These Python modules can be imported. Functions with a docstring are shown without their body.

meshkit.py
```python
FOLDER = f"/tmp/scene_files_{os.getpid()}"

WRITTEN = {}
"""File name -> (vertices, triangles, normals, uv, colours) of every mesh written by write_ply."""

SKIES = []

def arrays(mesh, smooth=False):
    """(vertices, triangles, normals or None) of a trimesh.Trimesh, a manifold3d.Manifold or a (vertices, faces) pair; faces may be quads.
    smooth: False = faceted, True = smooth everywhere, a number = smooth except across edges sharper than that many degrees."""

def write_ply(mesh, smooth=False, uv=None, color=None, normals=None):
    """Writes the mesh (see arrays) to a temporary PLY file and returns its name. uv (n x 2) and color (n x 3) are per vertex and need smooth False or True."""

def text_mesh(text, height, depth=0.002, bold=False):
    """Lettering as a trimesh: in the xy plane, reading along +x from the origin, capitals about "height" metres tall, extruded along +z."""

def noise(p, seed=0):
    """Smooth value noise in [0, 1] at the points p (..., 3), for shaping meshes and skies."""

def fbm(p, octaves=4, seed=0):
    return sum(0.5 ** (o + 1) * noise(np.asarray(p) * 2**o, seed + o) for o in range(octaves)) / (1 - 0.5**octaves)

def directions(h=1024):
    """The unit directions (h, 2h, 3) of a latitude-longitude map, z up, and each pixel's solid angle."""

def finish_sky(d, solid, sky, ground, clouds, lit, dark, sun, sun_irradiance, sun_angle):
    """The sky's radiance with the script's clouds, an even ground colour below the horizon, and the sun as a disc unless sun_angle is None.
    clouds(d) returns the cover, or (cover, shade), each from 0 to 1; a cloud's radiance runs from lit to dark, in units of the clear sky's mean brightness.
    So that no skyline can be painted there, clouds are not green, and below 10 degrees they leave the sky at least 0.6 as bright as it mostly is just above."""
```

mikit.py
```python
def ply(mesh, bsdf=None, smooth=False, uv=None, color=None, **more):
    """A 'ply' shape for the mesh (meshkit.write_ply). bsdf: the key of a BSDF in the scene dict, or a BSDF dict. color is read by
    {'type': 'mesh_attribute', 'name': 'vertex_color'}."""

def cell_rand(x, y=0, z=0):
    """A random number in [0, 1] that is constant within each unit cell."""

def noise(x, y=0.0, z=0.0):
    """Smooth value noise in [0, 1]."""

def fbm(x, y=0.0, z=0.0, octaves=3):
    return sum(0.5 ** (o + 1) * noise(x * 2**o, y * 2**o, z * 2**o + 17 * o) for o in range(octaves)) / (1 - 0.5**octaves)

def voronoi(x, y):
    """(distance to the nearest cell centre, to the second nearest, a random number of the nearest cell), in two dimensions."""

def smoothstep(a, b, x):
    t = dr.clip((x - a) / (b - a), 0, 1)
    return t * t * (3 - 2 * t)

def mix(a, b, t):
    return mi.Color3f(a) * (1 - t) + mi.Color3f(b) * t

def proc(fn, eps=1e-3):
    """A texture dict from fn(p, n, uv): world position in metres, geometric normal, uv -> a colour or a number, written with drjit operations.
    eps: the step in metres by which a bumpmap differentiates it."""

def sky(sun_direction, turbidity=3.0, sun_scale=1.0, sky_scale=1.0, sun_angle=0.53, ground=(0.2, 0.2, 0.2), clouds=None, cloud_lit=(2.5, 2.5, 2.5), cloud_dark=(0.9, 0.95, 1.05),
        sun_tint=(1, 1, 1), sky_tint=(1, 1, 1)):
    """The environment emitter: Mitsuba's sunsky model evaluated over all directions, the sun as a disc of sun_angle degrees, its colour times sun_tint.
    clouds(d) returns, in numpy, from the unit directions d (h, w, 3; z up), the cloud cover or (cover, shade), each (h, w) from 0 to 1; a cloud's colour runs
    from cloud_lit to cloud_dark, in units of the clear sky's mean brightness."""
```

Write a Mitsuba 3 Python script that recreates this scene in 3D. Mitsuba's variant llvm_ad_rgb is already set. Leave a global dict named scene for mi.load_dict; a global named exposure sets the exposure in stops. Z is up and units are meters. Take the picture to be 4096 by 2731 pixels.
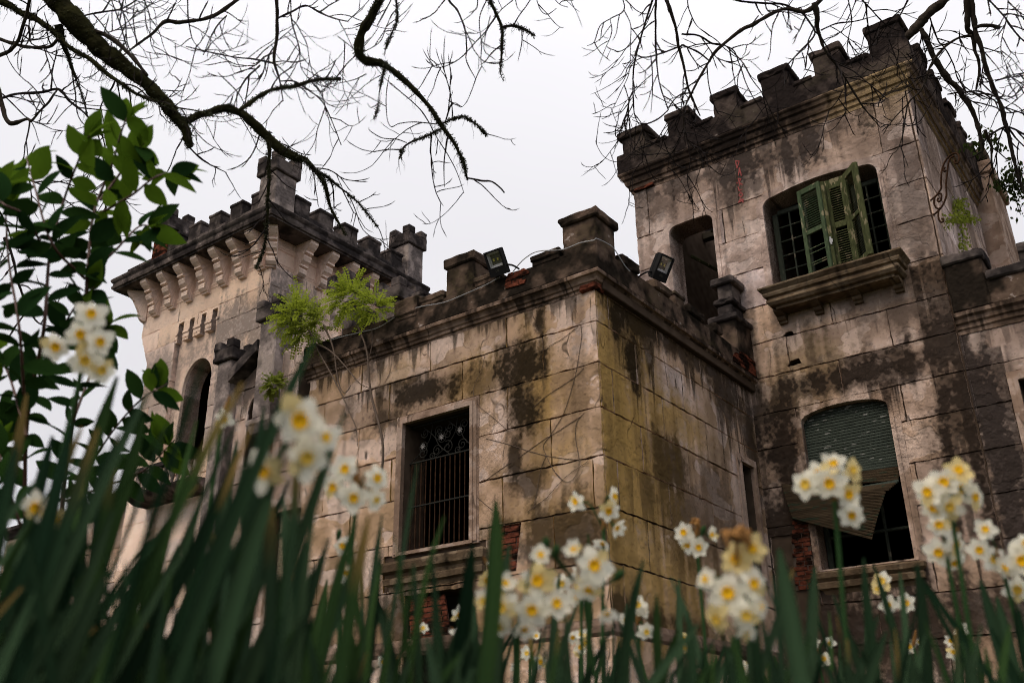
import math, random
import numpy as np, trimesh, drjit as dr, mitsuba as mi, mikit, meshkit
from shapely.geometry import Polygon, box as sbox, LineString
from shapely.ops import unary_union
from mikit import noise, fbm, smoothstep, mix, cell_rand

# World frame: x runs right along the front of the corner pavilion, y runs into the picture, z is up; metres.
# The pavilion's near corner stands on (0, 0); the lens is at z = 0, 0.2 m above the grass.
# ---------------------------------------------------------------- camera
CAM = np.array([5.1513, -8.6228, 0.0])
PITCH, ROLL, AZ, FPX = 0.416678, -0.013356, 0.632558, 3928.18        # FPX in pixels of a 4096 x 2731 frame
W0, H0 = 4096, 2731
DU, DR = np.array([math.cos(AZ), -math.sin(AZ)]), np.array([math.sin(AZ), math.cos(AZ)])


def to_house(v):
    h = np.array([v[0], v[1]])
    return np.array([h @ DU, h @ DR, v[2]])


_fw = np.array([0, math.cos(PITCH), math.sin(PITCH)])
_up = np.array([0, -math.sin(PITCH), math.cos(PITCH)])
_rt = np.array([1.0, 0, 0])
FW = to_house(_fw)
RIGHT = to_house(math.cos(ROLL) * _rt + math.sin(ROLL) * _up)
UP = to_house(-math.sin(ROLL) * _rt + math.cos(ROLL) * _up)
T = mi.ScalarTransform4f
scene, labels, used = {}, {}, {}
scene['camera'] = {'type': 'thinlens', 'fov': 2 * math.degrees(math.atan(W0 / 2 / FPX)), 'fov_axis': 'x', 'aperture_radius': 0.0032, 'focus_distance': 12.0,
                   'near_clip': 0.02, 'far_clip': 500.0, 'to_world': T().look_at(origin=CAM.tolist(), target=(CAM + FW).tolist(), up=UP.tolist())}


# ---------------------------------------------------------------- light: an even overcast, a little stronger high up on the left behind the camera
def cloud(d):
    shade = .76 - .74 * np.clip(d[..., 2], 0, 1) ** 2 + .22 * (meshkit.fbm(d * [2.0, 2.0, 3.4] + 3.1, 4, 5) - 0.5)     # an overcast is brightest overhead
    return np.ones(d.shape[:2]), np.clip(shade, 0, 1)


SUN = -0.55 * RIGHT - 0.60 * np.array([FW[0], FW[1], 0]) + np.array([0, 0, 0.95])      # the brightest part of the cloud: behind the viewer's left shoulder
scene['sky'] = mikit.sky(SUN.tolist(), turbidity=4, sun_scale=0.30, sun_angle=36, clouds=cloud, cloud_lit=(3.3, 3.26, 3.36), cloud_dark=(1.22, 1.20, 1.27), ground=(0.06, 0.07, 0.045))
exposure = 2.12


def ray(px, py):
    return FW + RIGHT * (px - W0 / 2) / FPX - UP * (py - H0 / 2) / FPX


def at(px, py, depth):
    """A point at this depth from the lens (photo pixels of a 2352 x 1568 reading)."""
    k = W0 / 2352
    return CAM + ray(px * k, py * k) * depth


def on_front(px, py, y):
    d = ray(px, py)
    return CAM + d * ((y - CAM[1]) / d[1])


def on_side(px, py, x):
    d = ray(px, py)
    return CAM + d * ((x - CAM[0]) / d[0])


# ---------------------------------------------------------------- the scene's bookkeeping
def numbered(name):
    n = used.get(name, 0)
    used[name] = n + 1
    return name if n == 0 else f'{name}_{n:03d}'


def thing(name, label, cat, group=None, kind=None):
    key = numbered(name)
    labels[key] = {'label': label, 'category': cat}
    if group: labels[key]['group'] = group
    if kind: labels[key]['kind'] = kind
    return key


TONED = {'pavilion_render', 'tower_render', 'tower_upper_render', 'left_tower_render', 'porch_render', 'trim_render', 'sill_stone', 'cornice_stone', 'tower_cornice_stone'}


def obj(name, mesh, mat, parent=None, smooth=False, label=None, kind=None, tone=None, **more):
    key = numbered(f'{parent}__{name}' if parent else name)
    if mat in TONED:
        smooth, more['uv'] = bool(smooth) and smooth is True, np.tile([tone] if tone is not None else [[.5, .5]], (len(mesh.vertices), 1))
    scene[key] = mikit.ply(mesh, mat, smooth=smooth, **more)
    if label or kind:
        labels[key] = {}
        if label: labels[key]['label'] = label
        if kind: labels[key]['kind'] = kind
    return key


def copy_of(name, ply, mat, M, parent, label=None):
    key = numbered(f'{parent}__{name}')
    scene[key] = {**ply, 'to_world': T(M), 'bsdf': {'type': 'ref', 'id': mat}}
    if label: labels[key] = {'label': label}
    return key


# ---------------------------------------------------------------- mesh helpers
def cat(ms):
    return trimesh.util.concatenate(ms)


_ref = np.array([[sx * (1 - (a != 0) * .2), sy * (1 - (a != 1) * .2), sz * (1 - (a != 2) * .2)] for sx in (-1, 1) for sy in (-1, 1) for sz in (-1, 1) for a in (0, 1, 2)])
_hull = trimesh.convex.convex_hull(_ref)
_idx = np.array([np.argmin(((_ref - v) ** 2).sum(1)) for v in _hull.vertices])
_chf = _idx[_hull.faces]


def bx(x0, x1, y0, y1, z0, z1, c=0.012):
    """A box with chamfered edges."""
    h = np.array([x1 - x0, y1 - y0, z1 - z0]) / 2
    c = min(c, h.min() * .45)
    v = np.array([[sx * (h[0] - (a != 0) * c), sy * (h[1] - (a != 1) * c), sz * (h[2] - (a != 2) * c)] for sx in (-1, 1) for sy in (-1, 1) for sz in (-1, 1) for a in (0, 1, 2)])
    return trimesh.Trimesh(v + [(x0 + x1) / 2, (y0 + y1) / 2, (z0 + z1) / 2], _chf.copy(), process=False)


def weather(m, amp=0.012, freq=7.0, edge=0.07, seed=0, chip=0.0):
    """Subdivides the mesh and moves its skin by noise: worn render and chipped edges."""
    v, f = trimesh.remesh.subdivide_to_size(m.vertices, m.faces, edge, max_iter=12)
    m = trimesh.Trimesh(v, f, process=False)
    m.merge_vertices(digits_vertex=5)
    p = m.vertices * freq + seed * 3.7
    d = np.stack([meshkit.fbm(p + k * 31.7, 3, seed + k) - .5 for k in range(3)], -1) * 2 * amp
    if chip:
        c = m.vertices.mean(0)
        k = np.clip((meshkit.fbm(m.vertices * freq * .6 + seed * 9.1, 3, seed + 7) - .62) / .12, 0, 1)[:, None]
        d -= (m.vertices - c) * k * chip
    m.vertices = m.vertices + d
    return m


def front(poly, y, d0, d1):
    """Extrudes the polygon (x, z) from depth d0 to d1 in front of the plane y, facing -y."""
    out = []
    for g in getattr(poly, 'geoms', [poly]):
        if g.area < 1e-4: continue
        m = trimesh.creation.extrude_polygon(g, d1 - d0, engine='earcut')
        v = m.vertices
        out.append(trimesh.Trimesh(np.stack([v[:, 0], y - d0 - v[:, 2], v[:, 1]], 1), m.faces, process=False))
    return cat(out)


def side(poly, x, d0, d1):
    """Extrudes the polygon (y, z) from d0 to d1 beyond the plane x, facing +x."""
    out = []
    for g in getattr(poly, 'geoms', [poly]):
        if g.area < 1e-4: continue
        m = trimesh.creation.extrude_polygon(g, d1 - d0, engine='earcut')
        v = m.vertices
        out.append(trimesh.Trimesh(np.stack([x + d0 + v[:, 2], v[:, 0], v[:, 1]], 1), m.faces, process=False))
    return cat(out)


def sweep(path, prof, step=0.16, amp=0.006, seed=0, freq=6):
    """A moulding: the profile of (outward, z) points carried along a plan path with mitred corners; outward is to the right of the path."""
    path = np.array(path, float)
    pts, nrm = [], []
    n = len(path)
    seg = [(path[i + 1] - path[i]) / np.linalg.norm(path[i + 1] - path[i]) for i in range(n - 1)]
    out = [np.array([s[1], -s[0]]) for s in seg]
    for i in range(n - 1):
        L = np.linalg.norm(path[i + 1] - path[i])
        k = max(1, int(L / step))
        for j in range(k + (i == n - 2)):
            t = j / k
            pts.append(path[i] * (1 - t) + path[i + 1] * t)
            if j == 0 and i > 0:
                m = out[i - 1] + out[i]
                nrm.append(m / (1 + out[i - 1] @ out[i]))
            else:
                nrm.append(out[i])
    pts, nrm = np.array(pts), np.array(nrm)
    P = len(prof)
    v = np.zeros((len(pts), P, 3))
    for j, (o, z) in enumerate(prof):
        v[:, j, :2] = pts + nrm * o
        v[:, j, 2] = z
    v = v.reshape(-1, 3)
    d = np.stack([meshkit.fbm(v * freq + k * 31.7 + seed, 3, seed + k) - .5 for k in range(3)], -1) * 2 * amp
    v = v + d
    f = []
    for i in range(len(pts) - 1):
        for j in range(P - 1):
            a, b = i * P + j, i * P + j + 1
            c, e = a + P, b + P
            f += [(a, c, e), (a, e, b)]
    for e0, flip in ((0, False), ((len(pts) - 1) * P, True)):
        for j in range(1, P - 1):
            t = (e0, e0 + j, e0 + j + 1)
            f.append(t[::-1] if flip else t)
    return trimesh.Trimesh(v, f, process=False)


def tube(pts, rad, sides=6, cap=True):
    pts = np.asarray(pts, float)
    n = len(pts)
    rad = np.broadcast_to(np.asarray(rad, float), n)
    t = np.gradient(pts, axis=0)
    t /= np.linalg.norm(t, axis=1, keepdims=True) + 1e-12
    u = np.cross(t[0], [0, 0, 1.0] if abs(t[0][2]) < .9 else [1.0, 0, 0])
    u /= np.linalg.norm(u)
    ang = np.arange(sides) * 2 * np.pi / sides
    v = np.zeros((n, sides, 3))
    for i in range(n):
        u = u - t[i] * (u @ t[i])
        u /= np.linalg.norm(u) + 1e-12
        w = np.cross(t[i], u)
        v[i] = pts[i] + rad[i] * (np.cos(ang)[:, None] * u + np.sin(ang)[:, None] * w)
    i, j = np.meshgrid(np.arange(n - 1), np.arange(sides), indexing='ij')
    a, b = (i * sides + j).ravel(), (i * sides + (j + 1) % sides).ravel()
    f = np.vstack([np.stack([a, b, b + sides], 1), np.stack([a, b + sides, a + sides], 1)])
    v = v.reshape(-1, 3)
    if cap:
        v = np.vstack([v, pts[:1], pts[-1:]])
        k = np.arange(sides)
        f = np.vstack([f, np.stack([(k + 1) % sides, k, np.full(sides, n * sides)], 1), np.stack([(n - 1) * sides + k, (n - 1) * sides + (k + 1) % sides, np.full(sides, n * sides + 1)], 1)])
    return trimesh.Trimesh(v, f, process=False)


def smooth_path(pts, k=6, extra=None):
    """Catmull-Rom through the points (any number of columns)."""
    p = np.asarray(pts, float)
    p = np.vstack([2 * p[0] - p[1], p, 2 * p[-1] - p[-2]])
    out = []
    for i in range(1, len(p) - 2):
        for s in np.arange(k) / k:
            out.append(.5 * (2 * p[i] + (p[i + 1] - p[i - 1]) * s + (2 * p[i - 1] - 5 * p[i] + 4 * p[i + 1] - p[i + 2]) * s * s + (3 * p[i] - p[i - 1] - 3 * p[i + 1] + p[i + 2]) * s ** 3))
    out.append(p[-2])
    return np.array(out)


def arch(x0, x1, z0, zs, rise, n=14):
    """An opening with straight jambs up to zs and a segmental head."""
    c, h = (x0 + x1) / 2, (x1 - x0) / 2
    a = np.linspace(0, np.pi, n)
    return Polygon([(x0, z0), (x1, z0)] + [(c + h * math.cos(t), zs + rise * math.sin(t) ** .9) for t in a])


def rounded(x0, x1, z0, z1, r, crown=0.0):
    """An opening with round upper corners and a slightly crowned head."""
    p = [(x0, z0), (x1, z0)]
    for t in np.linspace(0, np.pi / 2, 7): p.append((x1 - r + r * math.cos(t), z1 - r + r * math.sin(t)))
    for s in np.linspace(0, 1, 9)[1:-1]: p.append((x1 - r + (x0 - x1 + 2 * r) * s, z1 + crown * math.sin(np.pi * s)))
    for t in np.linspace(np.pi / 2, np.pi, 7): p.append((x0 + r + r * math.cos(t), z1 - r + r * math.sin(t)))
    return Polygon(p)


def ragged(poly, seed, amp=0.0075, step=0.08):
    rng = np.random.default_rng(seed)
    g = poly.segmentize(step) if hasattr(poly, 'segmentize') else poly
    if g.geom_type != 'Polygon': return poly
    def j(c):
        c = np.array(c)[:-1, :2]
        return c + rng.uniform(-amp, amp, c.shape)
    q = Polygon(j(g.exterior.coords), [j(h.coords) for h in g.interiors])
    return q if q.is_valid else poly


def blocks(parent, plane, pos, zs, joints, area, holes, mat, proud=0.026, gap=0.018, seed=0):
    """The render scored into ashlar blocks: each block a slab of its own, proud of the wall, with open joints between."""
    rng = np.random.default_rng(seed)
    cut = unary_union(holes) if holes else None
    x0, _, x1, _ = area.bounds
    for i in range(len(zs) - 1):
        xs = [x0] + [j for j in joints(i) if x0 + .12 < j < x1 - .12] + [x1]
        for a, b in zip(xs[:-1], xs[1:]):
            q = sbox(a + (gap / 2 if a > x0 else 0), zs[i] + gap / 2, b - (gap / 2 if b < x1 else 0), zs[i + 1] - gap / 2).intersection(area)
            if cut is not None: q = q.difference(cut)
            for g in getattr(q, 'geoms', [q]):
                if g.geom_type != 'Polygon' or g.area < .004: continue
                d = proud + rng.uniform(-.004, .004)
                m = plane(ragged(g, seed * 100 + i * 10 + len(scene)), pos, 0.001, d)
                obj('block', m, mat, parent, tone=rng.uniform(0, 1, 2))


def frame_of(outer, inner, plane, pos, d0, d1):
    return plane(outer.difference(inner), pos, d0, d1)


# ---------------------------------------------------------------- materials
def diffuse(fn):
    return {'type': 'twosided', 'bsdf': {'type': 'diffuse', 'reflectance': mikit.proc(fn)}}


def rough(fn, bump, scale, eps=4e-3):
    return {'type': 'twosided', 'bsdf': {'type': 'bumpmap', 'scale': scale, 'texture': mikit.proc(bump, eps=eps), 'bsdf': {'type': 'diffuse', 'reflectance': mikit.proc(fn)}}}


def flat(rgb, roughness=.6, **k):
    return {'type': 'twosided', 'bsdf': {'type': 'principled', 'base_color': {'type': 'rgb', 'value': list(rgb)}, 'roughness': roughness, **k}}


def plaster(light, pale, mid, mould, stains=(), algae=(), algae_col=(.30, .22, .06), dirt=.45, seed=0.0, streak=.6, drips=(), mott=1.0):
    """Old lime render: mottled base, soft dirt, mould in patches with a place and shape of their own, algae, pale scars where the skin has come off.
    stains and algae: (on the side face?, along, z, half width, half height, strength)."""
    def spot(lst, s, side_, z, wob):
        m, halo = mi.Float(0), mi.Float(0)
        for sd, c, zc, rx, rz, w in lst:
            d = dr.sqrt(dr.square((s - c) / rx) + dr.square((z - zc) / rz))
            on = side_ if sd else ~side_
            m = dr.maximum(m, dr.select(on, w * smoothstep(.30, .74, .96 - .36 * d + wob), 0))
            halo = dr.maximum(halo, dr.select(on, w * smoothstep(.05, .65, .95 - .34 * d + wob * .7), 0))
        return m, halo

    def fn(p, n, uv):
        side_ = dr.abs(n.x) > .6
        s = dr.select(side_, p.y, p.x)
        n1 = fbm(p.x * 1.1 + seed, p.y * 1.1, p.z * 1.3, 3)
        n2 = fbm(p.x * 4.3, p.y * 4.3 + seed, p.z * 3.2, 3)
        n3 = fbm(p.x * 21, p.y * 21, p.z * 17 + seed, 3)
        st = fbm(s * 7.5 + seed, p.z * .55, seed, 3)
        wob = (n2 - .5) * .55 + (n3 - .5) * .55 + (st - .5) * .95
        c = mix(mid, light, smoothstep(.38, .58, n1 * .5 + n2 * .5))
        c = mix(c, pale, smoothstep(.53, .66, n2 * .5 + n3 * .3 + n1 * .2) * .8)
        c = c * (1 - .38 * mott + mott * (.40 * n3 + .36 * n2)) * (.80 + .40 * uv.x)          # every block dried to its own tone
        c = c * mi.Color3f(.96 + .08 * uv.y, 1.0, 1.08 - .16 * uv.y)
        pk = fbm(p.x * 2.6 + 5, p.y * 2.6, p.z * 2.6, 4)
        c = mix(c, mi.Color3f(pale) * (.75 + .5 * n3), smoothstep(.585, .60, pk) * .6 * mott)          # flaked skin
        al, alh = spot(algae, s, side_, p.z, wob)
        sm, sh = spot(stains, s, side_, p.z, wob)
        c = mix(c, mi.Color3f(algae_col) * 1.15 * (.5 + n3), dr.clip(alh, 0, 1) * .35)
        c = mix(c, mi.Color3f(algae_col) * (.45 + .7 * n3 + .4 * n2), dr.clip(al, 0, 1))
        grime = smoothstep(.47, .74, st * streak + n2 * (.8 - streak) + n3 * .2) * dirt
        c = mix(c, mi.Color3f(.15, .10, .068) * (.5 + n3), dr.clip(sh, 0, 1) * .48)
        m = dr.maximum(grime * (.45 + n3), sm)
        if drips:                                     # black runs below ledges, each with its own length
            c1, c2 = fbm(s * 3.1 + seed, seed * 2, 0, 2), fbm(s * 13 + seed, p.z * .35, 3, 3)
            for sd, s0, s1, z0, L_, w in drips:
                ln = L_ * dr.clip((c1 - .30) * 1.5 + (c2 - .46) * 2.6, 0, 2)
                k = z0 - p.z + (n3 - .5) * .10
                run = smoothstep(-.02, .10 + .25 * L_, ln - k) * smoothstep(-.02, .03, z0 - p.z + .02) * smoothstep(s0, s0 + .25, s) * (1 - smoothstep(s1 - .25, s1, s))
                m = dr.maximum(m, dr.select(side_ if sd else ~side_, w * run * (.55 + .6 * n3), 0))
        fleck = smoothstep(.66, .72, fbm(p.x * 33 + seed, p.y * 33, p.z * 26, 2))
        crack = (1 - smoothstep(.0, .013, dr.abs(fbm(s * 2.1 + seed, p.z * .9, seed, 4) - .5))) * smoothstep(.47, .56, n1) * (.4 + .6 * smoothstep(.4, .6, n2))
        m = dr.maximum(m, crack * .85 * mott)
        c = mix(c, mix(mi.Color3f(mould) * 2.0, mould, smoothstep(.32, .52, n3 * .6 + n2 * .4)), dr.clip(m, 0, .96))
        return mix(c, mi.Color3f(mould) * 2.2, fleck * .22)
    return fn


def render_bump(p, n, uv):
    a = fbm(p.x * 9, p.y * 9, p.z * 9, 3)
    b = fbm(p.x * 46, p.y * 46, p.z * 46, 2)
    return a * .7 + b * .3 + smoothstep(.50, .62, a) * .16 - smoothstep(.585, .60, fbm(p.x * 2.6 + 5, p.y * 2.6, p.z * 2.6, 4)) * .30


def stone_bump(p, n, uv):
    return fbm(p.x * 14, p.y * 14, p.z * 14, 3) * .7 + fbm(p.x * 60, p.y * 60, p.z * 60, 2) * .3


def dark_stone(lo, hi, moss, seed=0.0, lich=.66):
    """Parapet render black with mould, with lichen flecks, pale scars and moss."""
    def fn(p, n, uv):
        n1 = fbm(p.x * 1.7 + seed, p.y * 1.7, p.z * 2.1, 3)
        n2 = fbm(p.x * 6 + seed, p.y * 6, p.z * 4, 3)
        n3 = fbm(p.x * 26, p.y * 26 + seed, p.z * 26, 3)
        c = mix(lo, hi, smoothstep(.42, .66, n1 * .45 + n2 * .55)) * (.5 + n3)
        c = mix(c, (.33, .28, .26), smoothstep(lich, lich + .06, n2 * .6 + n3 * .4) * .8)
        return mix(c, moss, smoothstep(.55, .7, n1) * .35 * smoothstep(.3, .6, n3))
    return fn


F, S = False, True
scene['pavilion_render'] = rough(plaster((.54, .385, .29), (.64, .515, .465), (.34, .235, .155), (.016, .012, .008),
    stains=[(F, -2.55, 4.42, .75, .19, .95), (F, -3.2, 4.2, .35, .16, .8), (F, -1.05, 4.38, .30, .26, .97), (F, -1.02, 3.86, .17, .36, .97), (F, -1.12, 3.28, .07, .30, .9), (F, -.98, 2.98, .18, .14, .75), (F, -.76, 4.86, .06, .16, .95),
            (F, -.5, 2.3, .7, .30, .8), (F, -1.6, 4.3, .3, .2, .55), (F, -3.5, 4.95, .12, .14, .7), (F, -1.35, 2.3, .2, .3, .7), (F, -2.3, 1.7, .9, .25, .75), (F, -.9, 1.65, .5, .3, .6),
            (S, .52, 4.88, .20, .22, .95), (S, .72, 4.45, .15, .28, .95), (S, .95, 4.95, .6, .12, .9), (S, 2.2, 4.97, 1.2, .10, .85), (S, 3.5, 4.75, .55, .26, .85), (S, 4.05, 4.1, .25, .7, .85), (S, 1.5, 3.35, .38, .26, .75), (S, 1.9, 2.7, .6, .4, .6), (S, .9, 2.9, .12, .2, .6), (S, 2.6, 3.2, .35, .3, .55), (S, .5, 1.5, 1.4, .10, .8), (S, 3.2, 2.4, .5, .5, .6)],
    algae=[(F, -1.75, 4.4, .35, .22, .7), (F, -.86, 4.1, .22, .5, .75), (F, -.55, 3.15, .35, .18, .35), (F, -1.1, 1.5, .6, .2, .6), (F, -.6, 2.5, .6, .2, .5), (F, -3.0, 4.75, .3, .18, .35),
           (S, .30, 4.3, .55, .85, .92), (S, .45, 3.35, .85, .55, .95), (S, .60, 2.7, .75, .45, .9), (S, 1.45, 3.95, .65, .22, .7), (S, .7, 2.05, 1.0, .5, .85), (S, .4, 1.6, 1.3, .3, .8)],
    algae_col=(.40, .255, .085), dirt=.5, seed=2.3, drips=[(F, -4.7, .1, 5.06, .42, .9), (F, -4.0, -2.1, 4.66, .5, .95), (F, -1.5, -.55, 4.62, 1.5, .97), (F, -1.5, -.3, 2.54, .8, .85), (S, -.1, 4.3, 5.06, .75, .95), (S, .25, 1.1, 4.7, .9, .9), (S, .9, 2.2, 3.62, .8, .75), (S, 2.8, 4.3, 4.6, 1.0, .85), (S, .3, 3.2, 3.06, .6, .55), (F, -3.2, -1.4, 2.0, .5, .9)]), render_bump, .016)
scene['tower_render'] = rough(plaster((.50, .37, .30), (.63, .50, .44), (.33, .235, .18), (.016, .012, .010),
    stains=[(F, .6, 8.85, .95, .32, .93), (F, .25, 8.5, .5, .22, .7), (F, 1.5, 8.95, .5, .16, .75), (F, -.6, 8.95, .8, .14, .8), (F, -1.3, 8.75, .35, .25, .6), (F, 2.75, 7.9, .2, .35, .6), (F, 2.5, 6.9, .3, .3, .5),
            (F, 1.85, 4.98, .85, .14, .95), (F, 1.0, 4.95, .35, .14, .7), (F, .35, 4.1, .30, .6, .95), (F, .22, 3.1, .30, .9, .92), (F, 2.75, 5.1, .28, .4, .93), (F, 2.85, 4.2, .28, .5, .95), (F, 3.1, 3.5, .45, .5, .96), (F, 3.3, 2.7, .7, .6, .95), (F, 2.4, 5.7, .4, .2, .6), (F, 2.7, 6.1, .25, .2, .7), (F, 2.80, 5.75, .10, .5, .8), (F, 2.95, 4.75, .22, .35, .95), (F, 3.05, 4.1, .25, .45, .97), (F, 2.2, 4.95, .4, .16, .9), (F, 1.3, 4.95, .9, .16, .6), (F, .3, 4.6, .35, .4, .8), (F, 1.2, 1.7, 1.6, .4, .9), (F, 2.35, 8.45, .35, .4, .3), (F, -.9, 7.3, .3, .5, .4), (F, 2.65, 7.1, .2, .6, .6), (F, 1.2, 1.6, 1.0, .5, .85), (F, 2.6, 1.7, .9, .4, .85), (F, 3.75, 3.1, .3, .5, .8),  # stains at the inner corner and the foot also carry painted shade
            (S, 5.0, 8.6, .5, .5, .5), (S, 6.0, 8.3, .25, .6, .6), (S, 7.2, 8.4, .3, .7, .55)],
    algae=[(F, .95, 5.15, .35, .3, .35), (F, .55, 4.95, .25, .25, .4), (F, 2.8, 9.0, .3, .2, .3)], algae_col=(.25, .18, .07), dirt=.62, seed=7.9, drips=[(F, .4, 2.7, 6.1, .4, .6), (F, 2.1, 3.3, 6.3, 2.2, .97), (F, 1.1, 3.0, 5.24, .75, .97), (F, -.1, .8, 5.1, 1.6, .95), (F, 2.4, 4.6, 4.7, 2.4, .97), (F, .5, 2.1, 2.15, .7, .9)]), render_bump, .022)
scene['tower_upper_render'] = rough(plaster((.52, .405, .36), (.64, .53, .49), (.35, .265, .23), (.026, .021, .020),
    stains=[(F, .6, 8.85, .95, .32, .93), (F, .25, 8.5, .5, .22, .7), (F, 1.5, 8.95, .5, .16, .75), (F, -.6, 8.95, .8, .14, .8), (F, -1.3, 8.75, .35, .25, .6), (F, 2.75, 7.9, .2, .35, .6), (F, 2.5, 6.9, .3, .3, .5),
            (F, 1.85, 4.98, .85, .14, .95), (F, 1.0, 4.95, .35, .14, .7), (F, .35, 4.1, .30, .6, .95), (F, .22, 3.1, .30, .9, .92), (F, .55, 2.6, .25, .4, .8), (F, 2.35, 4.55, .25, .5, .85), (F, 2.75, 5.1, .28, .4, .93), (F, 2.85, 4.2, .28, .5, .95), (F, 3.1, 3.5, .45, .5, .96), (F, 3.3, 2.7, .7, .6, .95), (F, 2.4, 5.7, .4, .2, .6), (F, 2.7, 6.1, .25, .2, .7), (F, 2.2, 2.6, .3, .5, .7), (F, 2.80, 5.75, .10, .5, .8), (F, 2.45, 5.45, .14, .7, .85), (F, 2.95, 4.75, .22, .35, .95), (F, 3.05, 4.1, .25, .45, .97), (F, 2.2, 4.95, .4, .16, .9), (F, 1.3, 4.95, .9, .16, .6), (F, .3, 4.6, .35, .4, .8), (F, 2.45, 3.4, .15, .6, .5), (F, 1.2, 1.7, 1.6, .4, .9), (F, 2.35, 8.45, .35, .4, .3), (F, -.9, 7.3, .3, .5, .4), (F, 2.65, 7.1, .2, .6, .6), (F, 1.2, 1.6, 1.0, .5, .85), (F, 2.6, 1.7, .9, .4, .85), (F, 3.75, 3.1, .3, .5, .8), (F, .1, 5.2, .35, .25, .8),  # corner and foot entries again include painted shade besides real stains
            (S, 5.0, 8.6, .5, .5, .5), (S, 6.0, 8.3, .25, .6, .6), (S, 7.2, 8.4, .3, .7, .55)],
    algae=[(F, .95, 5.15, .35, .3, .35), (F, .55, 4.95, .25, .25, .4), (F, 2.8, 9.0, .3, .2, .3)], algae_col=(.25, .18, .07), dirt=.5, seed=7.9, drips=[(F, -.6, 1.7, 9.12, 1.3, .9), (F, -1.7, 2.9, 9.12, .45, .75), (F, 3.0, 4.4, 5.2, .5, .6), (F, 2.95, 3.6, 4.9, 2.6, .95), (S, 4.3, 9.6, 9.1, 1.5, .7)]), render_bump, .022)
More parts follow.
